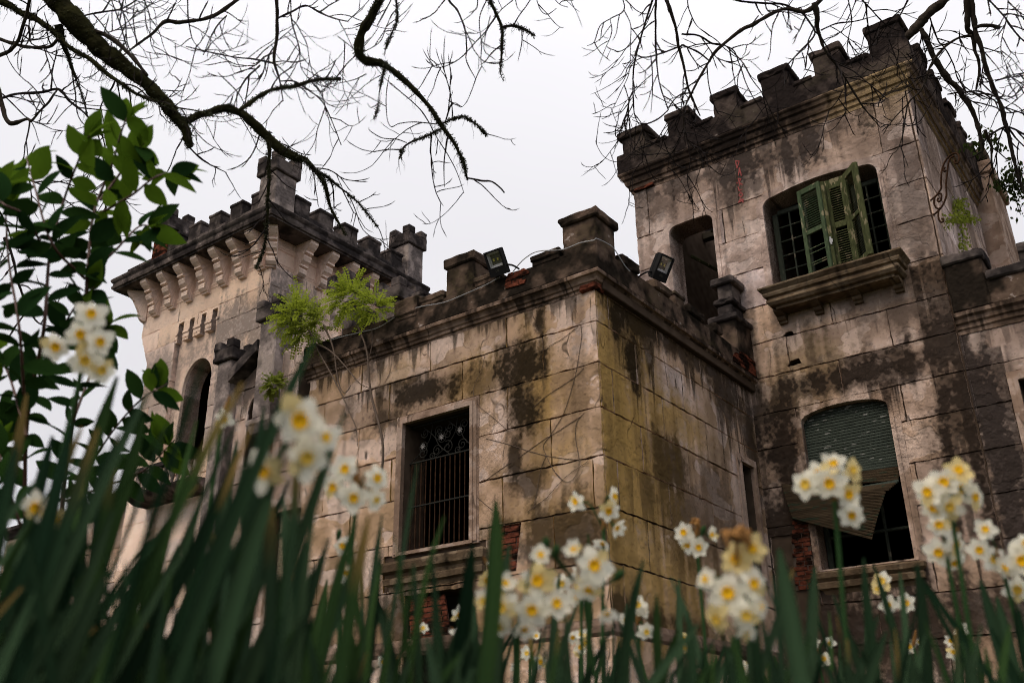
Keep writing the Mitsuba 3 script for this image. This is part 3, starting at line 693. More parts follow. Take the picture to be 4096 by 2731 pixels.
# the arched window with the fallen roller shutter
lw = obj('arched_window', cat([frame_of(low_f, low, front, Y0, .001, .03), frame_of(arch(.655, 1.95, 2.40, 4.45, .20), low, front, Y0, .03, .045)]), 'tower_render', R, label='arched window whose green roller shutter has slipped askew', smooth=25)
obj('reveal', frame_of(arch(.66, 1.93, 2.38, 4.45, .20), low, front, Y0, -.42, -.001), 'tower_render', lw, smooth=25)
obj('sill', sweep([(.74, Y0 + .02), (.74, Y0), (1.89, Y0), (1.89, Y0 + .02)], [(0, 2.10), (.03, 2.10), (.05, 2.15), (.10, 2.17), (.11, 2.24), (.08, 2.26), (.13, 2.30), (.14, 2.36), (0, 2.41)], .1, .012, 16), 'sill_stone', lw, smooth=35)
slat_section = Polygon([(0, 0), (.012, .004), (.014, .02), (.010, .034), (0, .038), (-.004, .02)])


def slat(x0, x1, y, z, rot=0.0, about=(0, 0), mat='slat_paint'):
    m = trimesh.creation.extrude_polygon(slat_section, x1 - x0, engine='earcut')
    v = m.vertices
    v = np.stack([x0 + v[:, 2], y - v[:, 0] * 1.0, z + v[:, 1]], 1)
    c, s = math.cos(rot), math.sin(rot)
    X, Z = v[:, 0] - about[0], v[:, 2] - about[1]
    v[:, 0], v[:, 2] = about[0] + c * X - s * Z, about[1] + s * X + c * Z
    obj('slat', trimesh.Trimesh(v, m.faces[:, ::-1], process=False), mat, rs)


rs = obj('roller_shutter', bx(.72, 1.87, Y0 + .10, Y0 + .12, 4.35, 4.62, .003), 'dark_green_paint', lw, label='green slatted roller shutter hanging crooked below')
for k in range(29):
    z = 4.56 - .0405 * k
    bulge = .12 * max(0, (k - 17) / 12) ** 2
    ro = -.0 - .010 * max(0, k - 19)
    half = .60 if z < 4.45 else .60 - (z - 4.45) * 1.2
    slat(1.297 - half, 1.297 + half - .004 * max(0, k - 20), Y0 + .085 - bulge, z, ro, (1.85, z), 'slat_paint' if k < 24 else 'bare_slat')
for k in range(7):
    s_ = k / 7
    xl, zl, xr, zr = .71 - .30 * s_, 3.39 + .10 * s_, 1.868 - .15 * s_, 3.40 - .12 * s_
    slat(xl, xl + math.hypot(xr - xl, zr - zl), Y0 - .03 - .05 * s_, zl, math.atan2(zr - zl, xr - xl), (xl, zl), 'bare_slat' if k > 1 else 'slat_paint')
for k in range(16):
    s_ = k / 15
    xl, zl, xr, zr = .33 + .10 * s_, 3.60 - .47 * s_, 1.69 - .25 * s_, 3.26 - .56 * s_
    slat(xl, xl + math.hypot(xr - xl, zr - zl), Y0 - .085 - .05 * math.sin(s_ * 2), zl, math.atan2(zr - zl, xr - xl), (xl, zl), 'bare_slat')
obj('sash', cat([bx(1.50, 1.54, Y0 + .25, Y0 + .29, 2.42, 3.4), bx(.75, 1.88, Y0 + .25, Y0 + .29, 2.86, 2.90), bx(.71, .78, Y0 + .24, Y0 + .3, 2.42, 4.4), bx(1.82, 1.89, Y0 + .24, Y0 + .3, 2.42, 4.4)]), 'dark_green_paint', lw)
brick_patch(R, front, Y0, Polygon([(.32, 2.2), (.60, 2.2), (.60, 3.05), (.40, 3.12), (.34, 2.8)]), .022, 14)
# two holes where the render and the brick behind have come away
obj('putlog_hole', front(unary_union([hole1, hole2]).buffer(.02), Y0, -.3, -.2), 'brick', R)
# the graffito, six strokes-groups down the wall
STROKES = [[(.285, 8.97), (.225, 9.0), (.235, 8.86), (.28, 8.95)], [(.275, 8.85), (.245, 8.72)], [(.275, 8.85), (.29, 8.70)], [(.25, 8.77), (.285, 8.765)], [(.235, 8.66), (.245, 8.53)], [(.235, 8.66), (.275, 8.64), (.24, 8.59), (.285, 8.53)],
           [(.205, 8.60 - .0), (.21, 8.585)], [(.215, 8.51), (.225, 8.44), (.27, 8.44)], [(.25, 8.40), (.215, 8.36), (.24, 8.31), (.275, 8.345), (.25, 8.40)], [(.235, 8.28), (.19, 8.235), (.275, 8.245), (.215, 8.275)], [(.235, 8.28), (.265, 8.21)], [(.20, 8.255), (.27, 8.27)]]
obj('graffito', cat([front(LineString(s).buffer(.009), Y0, .026, .029) for s in STROKES]), 'red_paint', R, label='red hand-painted letters running down the wall')

# ---------------------------------------------------------------- right wing
WG = thing('right_wing', 'low peeling wing with a parapet pier, right of the tall tower', 'building')
wwin = sbox(3.49, 3.0, 4.2, 4.42)
obj('wall', cat([front(sbox(2.925, -.3, 9, 5.26).difference(wwin), Y0 + .02, -.4, 0), bx(2.93, 9, 8.0, 8.3, -.3, 5.2), bx(8.6, 9, 4.7, 8, -.3, 5.2)]), 'joint_dirt', WG)
blocks(WG, front, Y0 + .02, ZT[1:9] + [5.25], lambda i: np.arange(2.2 + .7 * (i % 2), 9, 1.5), sbox(2.93, .9, 9, 5.25), [wwin.buffer(.13, join_style=2)], 'tower_upper_render', seed=9)
obj('cornice', sweep([(2.93, Y0 + .02), (9, Y0 + .02)], [(0, 5.17), (.04, 5.17), (.05, 5.22), (.075, 5.24), (.08, 5.29), (.11, 5.31), (.12, 5.36), (.16, 5.39), (.17, 5.44), (0, 5.47)], .12, .012, 18), 'cornice_stone', WG, smooth=30)
obj('parapet', weather(bx(3.40, 9, Y0 - .14, Y0 + .18, 5.44, 5.78, .015), .010, 6, .13, 19), 'parapet_stone', WG, smooth=35)
obj('coping', weather(bx(3.42, 9, Y0 - .19, Y0 + .22, 5.77, 5.90, .02), .010, 8, .1, 20, .06), 'grey_stone', WG, smooth=35)
pk = obj('pier', weather(bx(2.945, 3.41, Y0 - .15, Y0 + .3, 5.44, 6.13, .02), .013, 8, .09, 27), 'parapet_stone', WG, smooth=35)
obj('cap', weather(bx(2.92, 3.45, Y0 - .19, Y0 + .34, 6.12, 6.265, .02), .012, 8, .08, 28, .12), 'grey_stone', pk, smooth=35)
ww = obj('window', cat([frame_of(wwin.buffer(.12, join_style=2), wwin, front, Y0 + .02, .001, .05), frame_of(wwin.buffer(.05, join_style=2), wwin, front, Y0 + .02, .05, .065)]), 'trim_render', WG)
obj('roof', bx(2.95, 9, 4.7, 8.2, 5.2, 5.3), 'joint_dirt', WG)

# ---------------------------------------------------------------- left tower
L = thing('left_tower', 'pale cream battlemented tower with scrolled brackets under a wide cornice, on the left', 'tower')
X1, X0, Y1 = -8.98, -13.2, 2.53
panel = unary_union([sbox(-11.88, 4.2, -10.5, 8.49)] + [sbox(a, 8.4, b, 8.94) for a, b in ((-11.83, -11.65), (-11.45, -11.30), (-11.06, -10.91), (-10.70, -10.54))])
aw = arch(-11.50, -10.56, 5.6, 7.32, .62, 22)
ff = Polygon([(-13.2, 10.12), (-13.2, 9.0), (-12.82, 8.25), (-12.82, -.3), (X1, -.3), (X1, 10.12)])
obj('wall', cat([front(ff.difference(aw), Y1, -.5, -.115), side(sbox(Y1, -.3, 6.65, 10.12), X1, -.3, 0), bx(-12.8, -12.5, 2.9, 6.6, -.3, 10.1), bx(-12.8, -9, 6.4, 6.6, -.3, 10.1)]), 'joint_dirt', L)
obj('panel', front(panel.difference(aw), Y1, -.114, -.10), 'left_tower_render', L)
ZL = [-.3, 1.0, 2.0, 2.9, 3.8, 4.7, 5.40, 5.85, 6.30, 6.75, 7.20, 7.65, 8.10, 8.55, 9.0, 9.49]
blocks(L, front, Y1 + .115, ZL, lambda i: np.arange(-13.9 + (.0 if i % 2 else .65), -9, 1.36), ff.intersection(sbox(-14, -.3, X1 + .014, 9.49)), [panel], 'left_tower_render', proud=.13, gap=.012, seed=11)
blocks(L, side, X1, ZL[5:], lambda i: np.arange(2.6 + .6 * (i % 2), 6.6, 1.3), sbox(Y1 - .0, 4.7, 6.65, 9.49), [], 'left_tower_render', proud=.015, gap=.012, seed=12)
band = [(0, 9.46), (.025, 9.46), (.03, 9.48), (.02, 9.485), (.03, 9.50), (.02, 9.515), (.035, 9.53), (.035, 9.555), (0, 9.56)]
ringl = [(-13.2, 6.65), (-13.2, Y1), (X1, Y1), (X1, 6.65)]
obj('frieze', cat([sweep(ringl, band, .3, .002, 30), sweep(ringl, [(o, z + .38) for o, z in band], .3, .002, 31), front(sbox(-13.2, 9.49, X1, 10.12), Y1, -.11, .004), side(sbox(Y1, 9.49, 6.6, 10.12), X1, -.1, .004), bx(-13.2, -13.0, Y1 + .1, 6.6, 8.9, 10.12)]), 'left_tower_render', L, smooth=30)
bprof = Polygon([(0, 9.36), (.09, 9.36), (.09, 9.395), (.13, 9.40), (.185, 9.45), (.195, 9.52), (.165, 9.585), (.22, 9.595), (.22, 9.63), (.19, 9.64), (.27, 9.70), (.31, 9.78), (.275, 9.845), (.35, 9.855), (.35, 9.895), (.325, 9.90), (.42, 9.96), (.48, 10.03), (.49, 10.11), (0, 10.11)])
bm = trimesh.creation.extrude_polygon(bprof, .205, engine='earcut')
bv = bm.vertices - [0, 0, .1025]
br_ply = mikit.ply(trimesh.Trimesh(np.stack([bv[:, 2], -bv[:, 0], bv[:, 1]], 1), bm.faces[:, ::-1], process=False), smooth=20)


def bracket(x, y, deg):
    M = np.eye(4)
    a = math.radians(deg)
    M[:2, :2] = [[math.cos(a), -math.sin(a)], [math.sin(a), math.cos(a)]]
    M[:2, 3] = x, y
    copy_of('bracket', br_ply, 'left_tower_render', M, L)


for k in range(7): bracket(-12.72 + .586 * k, Y1, 0)
for k in range(6): bracket(X1, 3.20 + .60 * k, 90)
for k in range(5): bracket(-13.2, 3.2 + .6 * k, -90)
bracket(X1 - .03, Y1 + .03, 45)
bracket(-13.17, Y1 + .03, -45)
for a, b in ((-11.65, -11.45), (-11.30, -11.06), (-10.91, -10.70), (-11.90, -11.83), (-10.54, -10.46)):
    obj('corbel', cat([front(sbox(a, 8.49 + .085 * i, b, 8.49 + .085 * i + .05), Y1, -.1, .0 + .018 * i) for i in range(3)] + [front(sbox(a, 8.54 + .085 * i, b, 8.575 + .085 * i), Y1, -.1, -.01 + .012 * i) for i in range(3)]), 'left_tower_render', L)
prof = [(0, 10.10), (.54, 10.10), (.545, 10.135), (.58, 10.14), (.59, 10.20), (.57, 10.21), (.565, 10.28), (.60, 10.31), (.615, 10.36), (.60, 10.39), (.40, 10.41), (0, 10.41)]
obj('cornice', sweep(ringl, prof, .16, .010, 33), 'grey_stone', L, smooth=30)
pl = [bx(-13.55, -8.58, Y1 - .40, Y1 - .12, 10.40, 10.645), bx(-8.86, -8.58, Y1 - .12, 6.6, 10.40, 10.645), bx(-13.55, -13.27, Y1 - .12, 6.6, 10.4, 10.645)]
obj('parapet', cat([weather(m, .006, 6, .2, 200 + i) for i, m in enumerate(pl)]), 'grey_stone', L, smooth=35)
for i, (a, b) in enumerate([(-12.09, -11.70), (-11.36, -10.96), (-10.67, -10.29), (-9.98, -9.60), (-9.31, -8.93)]):
    merlon(L, 'grey_stone', a, b, Y1 - .40, Y1 - .06, 10.6, 11.0, .09, .02, 210 + 3 * i, .006, .06)
for i, a in enumerate([2.68, 3.34, 4.06, 4.79, 5.50]):
    merlon(L, 'grey_stone', -8.92, -8.58, a, a + .40, 10.6, 11.0, .09, .02, 240 + 3 * i, .006, .06)
pier(L, 'pier_stone', 'grey_stone', -9.05, -8.54, Y1 - .44, Y1 + .10, 10.3, 11.28, 11.74, .06, .17, 250)
pier(L, 'pier_stone', 'grey_stone', -9.03, -8.50, 6.00, 6.52, 10.3, 11.33, 11.80, .06, .17, 254)
tl = pier(L, 'brick', 'grey_stone', -12.60, -12.08, Y1 - .44, Y1 + .10, 10.3, 11.20, 11.72, .06, .20, 258)
lwk = obj('arched_window', cat([frame_of(arch(-11.58, -10.48, 5.55, 7.32, .70, 22), aw, front, Y1, -.10, -.06), frame_of(arch(-11.53, -10.53, 5.58, 7.32, .65, 22), aw, front, Y1, -.06, -.045)]), 'left_tower_render', L, smooth=25)
obj('reveal', frame_of(aw.buffer(.03), aw, front, Y1, -.5, -.116), 'porch_render', lwk, smooth=25)
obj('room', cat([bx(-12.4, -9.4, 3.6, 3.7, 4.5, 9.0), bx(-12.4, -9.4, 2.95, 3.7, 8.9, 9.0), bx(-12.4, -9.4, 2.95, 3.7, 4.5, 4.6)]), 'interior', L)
bal = obj('balcony', cat([sweep([(-12.1, Y1), (-9.9, Y1)], [(0, 4.95), (.3, 4.95), (.5, 5.05), (.55, 5.12), (0, 5.16)], .2, .006, 36), bx(-12.1, -9.9, Y1 - .52, Y1 - .38, 5.52, 5.62)]), 'grey_stone', L, smooth=30)
for k in range(12):
    z = np.linspace(5.15, 5.53, 9)
    obj('baluster', tube(np.stack([-12.0 + .18 * k + .035 * np.sin((z - 5.15) / .38 * 2 * np.pi), np.full(9, Y1 - .45), z], 1), [.05, .035, .03, .045, .055, .045, .03, .035, .05], 8), 'pier_stone', bal, smooth=40)
lo = thing('low_terrace_wing', 'low cream-rendered terrace block at the foot of the left tower, seen between the daffodil leaves', 'building')
obj('wall', bx(-18.0, -12.83, Y1 + .3, 6.5, -.3, 5.35), 'joint_dirt', lo)
low_win = [sbox(-14.9, 1.2, -14.0, 3.4), sbox(-16.6, 1.2, -15.7, 3.4)]
blocks(lo, front, Y1 + .3, [-.3, .9, 1.6, 2.3, 3.0, 3.7, 4.4, 5.2], lambda i: np.arange(-17.7 + .5 * (i % 2), -12.9, 1.2), sbox(-18, -.3, -12.83, 5.2), low_win, 'porch_render', seed=15)
obj('cornice', sweep([(-18, Y1 + .3), (-12.83, Y1 + .3)], [(0, 5.2), (.08, 5.2), (.12, 5.3), (.2, 5.36), (.2, 5.44), (0, 5.46)], .2, .01, 40), 'grey_stone', lo, smooth=30)
for q in low_win:
    obj('window', frame_of(q.buffer(.1, join_style=2), q, front, Y1 + .3, .001, .06), 'trim_render', lo)

# ---------------------------------------------------------------- gabled porch between the left tower and the pavilion
G = thing('gabled_porch', 'narrow cream porch wing with small battlemented pinnacles between the left tower and the corner pavilion', 'building')
YP = 1.15
parch, pslot, pwin = arch(-7.42, -6.72, 4.6, 5.55, .32), sbox(-6.25, 5.1, -5.80, 6.12), sbox(-6.55, 1.75, -5.72, 3.72)
gw = Polygon([(-8.25, -.3), (-4.64, -.3), (-4.64, 6.3), (-6.3, 6.4), (-6.9, 6.55), (-7.7, 6.1), (-8.25, 6.0)])
obj('wall', cat([front(gw.difference(unary_union([parch, pslot, pwin])), YP, -.35, 0), bx(-8.25, -7.95, YP + .35, 4, -.3, 6)]), 'joint_dirt', G)
blocks(G, front, YP, [-.3, .9, 1.5, 2.1, 2.7, 3.25, 3.8, 4.35, 4.9, 5.45, 5.98, 6.5], lambda i: np.arange(-8.1 + .5 * (i % 2), -4.7, 1.05), gw, [parch.buffer(.07), pslot, pwin.buffer(.09, join_style=2)], 'porch_render', seed=17)
pier(G, 'pier_stone', 'grey_stone', -8.12, -7.75, YP - .22, YP + .16, 3.0, 6.53, 6.90, .07, .15, 300, name='pinnacle')
pier(G, 'pier_stone', 'grey_stone', -7.08, -6.66, YP - .22, YP + .2, 5.30, 7.02, 7.40, .07, .15, 304, name='pinnacle')
obj('pinnacle_base', sweep([(-7.1, YP + .1), (-7.1, YP - .2), (-6.64, YP - .2), (-6.64, YP + .1)], [(-.1, 5.0), (0, 5.05), (.03, 5.16), (.06, 5.2), (.06, 5.28), (0, 5.32), (-.1, 5.33)], .1, .006, 41), 'pier_stone', G, smooth=30)
rk = Polygon([(-7.75, 6.10), (-7.07, 6.50), (-7.07, 6.70), (-7.75, 6.30)])
obj('raking_cornice', weather(cat([front(rk, YP, 0, .26)]), .008, 7, .1, 42), 'grey_stone', G, smooth=35)
brick_patch(G, front, YP, Polygon([(-7.0, 4.35), (-6.75, 4.35), (-6.72, 4.98), (-7.0, 5.0)]), .022, 18)
obj('arch_frame', frame_of(parch.buffer(.065), parch, front, YP, .001, .03), 'porch_render', G, smooth=25)
obj('room', cat([bx(-7.95, -4.7, 2.6, 2.7, -.3, 6.4), bx(-7.95, -4.7, 1.5, 2.7, 6.3, 6.4), bx(-4.72, -4.66, 1.5, 2.6, -.3, 6.3)]), 'interior', G)
sh = obj('window', frame_of(pwin.buffer(.085, join_style=2), pwin, front, YP, .001, .04), 'trim_render', G, label='window closed by a beige roller blind')
for k in range(46):
    z = 3.68 - .0415 * k
    m = trimesh.creation.extrude_polygon(slat_section, .80, engine='earcut')
    v = m.vertices
    obj('slat', trimesh.Trimesh(np.stack([-6.54 + v[:, 2], YP + .12 - v[:, 0], z + v[:, 1]], 1), m.faces[:, ::-1], process=False), 'beige_slat', sh)
up_ = obj('upper_wall', cat([weather(bx(-8.3, -7.45, 3.5, 4.6, 5.0, 8.2, .02), .008, 3, .3, 43), weather(bx(-7.4, -5.35, 3.2, 4.6, 5.0, 7.55, .02), .008, 3, .3, 44)]), 'porch_render', G, smooth=35)
pier(G, 'pier_stone', 'grey_stone', -8.25, -7.78, 3.5, 4.0, 8.1, 8.90, 9.30, .07, .16, 308, name='pinnacle')
pier(G, 'grey_stone', 'grey_stone', -6.45, -5.94, 3.05, 3.56, 7.0, 7.95, 8.38, .07, .16, 312, name='pinnacle')
for i, (a, z) in enumerate([(-7.55, 8.42), (-7.15, 8.12), (-5.75, 8.05), (-5.4, 7.9)]):
    merlon(G, 'grey_stone', a, a + .26, 3.2, 3.5, 7.4, z, .1, .02, 320 + i, .008, .1)

# ---------------------------------------------------------------- floodlights and their cable
def floodlight(label, M, arm):
    t = thing('floodlight', label, 'floodlight', 'black LED floodlights on the parapet')
    def put(m):
        m.apply_transform(M)
        return m
    ow, oh = .135, .175
    fr = sbox(-ow, -oh, ow, oh).difference(sbox(-.105, -.055, .105, .15))
    m = trimesh.creation.extrude_polygon(fr, .02, engine='earcut')
    body = cat([trimesh.Trimesh(np.stack([m.vertices[:, 0], -m.vertices[:, 2] - .028, m.vertices[:, 1]], 1), m.faces, process=False), bx(-ow, ow, .012, .05, -oh, oh, .01)] + [bx(-ow + .02 + .05 * i, -ow + .03 + .05 * i, .05, .085, -oh + .02, oh - .02, .002) for i in range(5)]
               + [bx(-ow, -ow + .012, -.028, .014, -oh, oh, .002), bx(ow - .012, ow, -.028, .014, -oh, oh, .002), bx(-ow + .012, ow - .012, -.028, .014, oh - .012, oh, .002), bx(-ow + .012, ow - .012, -.028, .014, -oh, -.056, .002)])
    obj('housing', put(body), 'lamp_black', t)
    r = Polygon([(-.105, -.055), (.105, -.055), (.105, .15), (-.105, .15)])
    q = lambda s, y: [(-.105 + s, y, -.055 + s * 1.1), (.105 - s, y, -.055 + s * 1.1), (.105 - s, y, .15 - s), (-.105 + s, y, .15 - s)]
    v = np.array(q(0, -.028) + q(.035, .008))
    f = np.array([(0, 1, 5), (0, 5, 4), (1, 2, 6), (1, 6, 5), (2, 3, 7), (2, 7, 6), (3, 0, 4), (3, 4, 7)])
    obj('reflector', put(trimesh.Trimesh(v, f, process=False)), 'lamp_reflector', t)
    obj('board', put(bx(-.09, .09, .004, .011, -.04, .135, .001)), 'lamp_inner', t)
    for dx in (-.032, .032):
        obj('led', put(bx(dx - .012, dx + .012, -.006, .004, .025, .06, .002)), 'led_yellow', t)
    gl = trimesh.Trimesh(np.array([(-.108, -.030, -.058), (.108, -.030, -.058), (.108, -.030, .153), (-.108, -.030, .153)]), np.array([(0, 1, 2), (0, 2, 3)]), process=False)
    obj('glass', put(gl), 'lamp_glass', t)
    tm = meshkit.text_mesh('LX2', .022, .0015, True)
    tm.apply_translation([-.5 * (tm.bounds[0][0] + tm.bounds[1][0]), 0, 0])
    obj('marking', put(trimesh.Trimesh(np.stack([tm.vertices[:, 0], -.0485 - tm.vertices[:, 2], tm.vertices[:, 1] - .115], 1), tm.faces, process=False)), 'lamp_inner', t)
    obj('arm', tube(smooth_path(arm, 4), .011, 6), 'lamp_black', t, smooth=40)


def lamp_pose(c, yaw, tilt, roll):
    R_ = trimesh.transformations
    M = R_.translation_matrix(c) @ R_.rotation_matrix(math.radians(yaw), [0, 0, 1]) @ R_.rotation_matrix(math.radians(tilt), [1, 0, 0]) @ R_.rotation_matrix(math.radians(roll), [0, 1, 0]) @ R_.scale_matrix(.9)
    return M


floodlight('black floodlight on the front parapet, left of the corner merlon', lamp_pose([-1.16, -.30, 5.665], 2, 32, 0), [(-1.05, -.27, 5.62), (-.98, -.22, 5.60), (-.93, -.155, 5.56)])
floodlight('black floodlight on the right-hand parapet, turned sideways against the tower wall', lamp_pose([.38, .98, 5.63], 78, 34, 0), [(.30, .88, 5.56), (.26, .80, 5.53), (.14, .80, 5.5)])
k_ = 1.7213
cab = [(1366 + x / k_, 911 + y / k_) for x, y in ((-80, 775), (0, 750), (120, 722), (250, 688), (330, 640), (400, 597), (530, 547), (700, 515), (830, 465), (1000, 390), (1090, 340))]
c1 = [on_front(x, y, -.175) for x, y in cab]
c2 = [np.array(v) for v in ((-1.02, -.17, 5.545), (-.93, -.185, 5.60), (-.80, -.20, 5.655), (-.62, -.205, 5.675))] + [on_front(1366 + x / k_, 911 + y / k_, -.175) for x, y in ((1520, 150), (1640, 105), (1735, 86))]
c3 = [on_side(1366 + x / k_, 911 + y / k_, .19) for x, y in ((1850, 120), (1890, 165), (1950, 260), (1985, 300))]
cb = thing('electric_cable', 'thin pale electric cable strung along the stained parapet between the floodlights', 'cable')
obj('run', cat([tube(smooth_path(c1, 5), .0065, 5), tube(smooth_path(c2 + [np.array([.18, -.18, c2[-1][2]])] + c3, 5), .0065, 5)]), 'cable', cb, smooth=60)

# ---------------------------------------------------------------- the wrought-iron bracket on the tower's corner
ib = thing('iron_bracket', 'rusty scrolled wrought-iron lamp bracket on the right corner of the tall tower', 'bracket')
hp = lambda x, y: on_front(3496 + x / 3.92, 350 + y / 3.92, 4.24)
ip = lambda x, y: on_front(3496 + x / 2.24, 750 + y / 2.24, 4.24)
for q in ([ip(505, 118), ip(560, 70), ip(600, 10), hp(1050, 1500), hp(1060, 1330), hp(1100, 1190), hp(1170, 1090), hp(1250, 1035), hp(1310, 1045), hp(1335, 1110), hp(1320, 1180), hp(1280, 1195), hp(1262, 1160), hp(1285, 1140)],
          [ip(530, 250), ip(580, 205), ip(620, 150), ip(648, 70), hp(1130, 1500), hp(1150, 1330), hp(1165, 1200), hp(1200, 1110), hp(1260, 1075)],
          [ip(580, 205), ip(575, 250), ip(585, 295), ip(605, 312), ip(622, 300), ip(618, 280), ip(603, 282)], [ip(600, 55), ip(578, 58), ip(545, 90), ip(538, 140), ip(555, 180), ip(580, 190), ip(600, 180)],
          [ip(600, 55), ip(606, 80), ip(598, 115), ip(580, 128), ip(568, 112), ip(578, 95)], [hp(1115, 1250), hp(1090, 1290), hp(1105, 1320), hp(1130, 1300)]):
    obj('scroll', tube(smooth_path(q, 5), .013, 6), 'rusty_iron', ib, smooth=60)

# ---------------------------------------------------------------- plant materials
scene['bark'] = rough(lambda p, n, uv: mix((.020, .016, .013), (.075, .062, .052), fbm(p.x * 22, p.y * 22, p.z * 9, 3)), stone_bump, .02)
scene['mossy_bark'] = rough(lambda p, n, uv: mix((.012, .010, .007), (.045, .045, .018), fbm(p.x * 18, p.y * 18, p.z * 18, 3)), stone_bump, .03)
scene['twig_bark'] = flat((.013, .009, .0085), .9, specular=.15)
scene['moss_leaf'] = flat((.028, .034, .010), .8)


def leafy(rgb, trans=1.0, roughness=.45):
    return {'type': 'principledthin', 'base_color': {'type': 'rgb', 'value': list(rgb)}, 'roughness': roughness, 'diff_trans': trans, 'eta': 1.4}


scene['strap_leaf'] = {**leafy((0, 0, 0), .35, .36), 'base_color': {'type': 'mesh_attribute', 'name': 'vertex_color'}}
scene['shrub_leaf'] = leafy((.018, .046, .010), .45, .36)
scene['shrub_leaf_backlit'] = leafy((.080, .150, .012), 1.0, .40)  # backlight on the upper leaves put into a brighter yellow-green
scene['shrub_leaf_deep'] = leafy((.012, .034, .010), .30, .38)
scene['fern_leaf'] = leafy((.27, .33, .035), .95, .55)
scene['vine_leaf'] = leafy((.19, .23, .035), .8, .5)
scene['vine_leaf_dark'] = leafy((.035, .05, .015), .6, .5)
scene['petal'] = leafy((.95, .93, .80), .9, .6)
scene['petal_yellowed'] = leafy((.80, .66, .32), .7, .6)
scene['cup'] = leafy((.90, .54, .02), .45, .5)
scene['cup_pale'] = leafy((.88, .62, .10), .5, .5)
scene['withered'] = leafy((.36, .19, .07), .5, .7)
scene['green_stem'] = leafy((.028, .065, .024), .1, .5)
scene['red_stem'] = flat((.075, .030, .022), .6)
scene['dry_stem'] = flat((.085, .058, .042), .8)


def nrmz(v):
    return np.asarray(v, float) / (np.linalg.norm(v) + 1e-12)


# ---------------------------------------------------------------- bare trees
PXD = 1.7415 / FPX            # metres per reading pixel and metre of depth


def twig(out, p, d, L, r, rng, level):
    n = max(4, int(L / .035))
    pts, step = [p], L / n
    curl = rng.uniform(.14, .42)
    d = nrmz(d)
    for i in range(n):
        t = i / n
        d = nrmz(d + rng.normal(0, .08, 3) + np.array([0, 0, -.08 if t < .45 else curl * .8]))
        p = p + d * step
        pts.append(p)
        if level > 0 and 1 < i < n - 1 and rng.random() < .34:
            q = nrmz(d + rng.normal(0, .75, 3))
            twig(out, p, q, L * rng.uniform(.25, .5), r * .72, rng, level - 1)
    rad = r * np.linspace(1, .5, n + 1)
    rad[1::2] *= 1.25
    rad[-1] *= .3
    rad[-2] *= 1.35
    out.append(tube(pts, rad, 4, False))


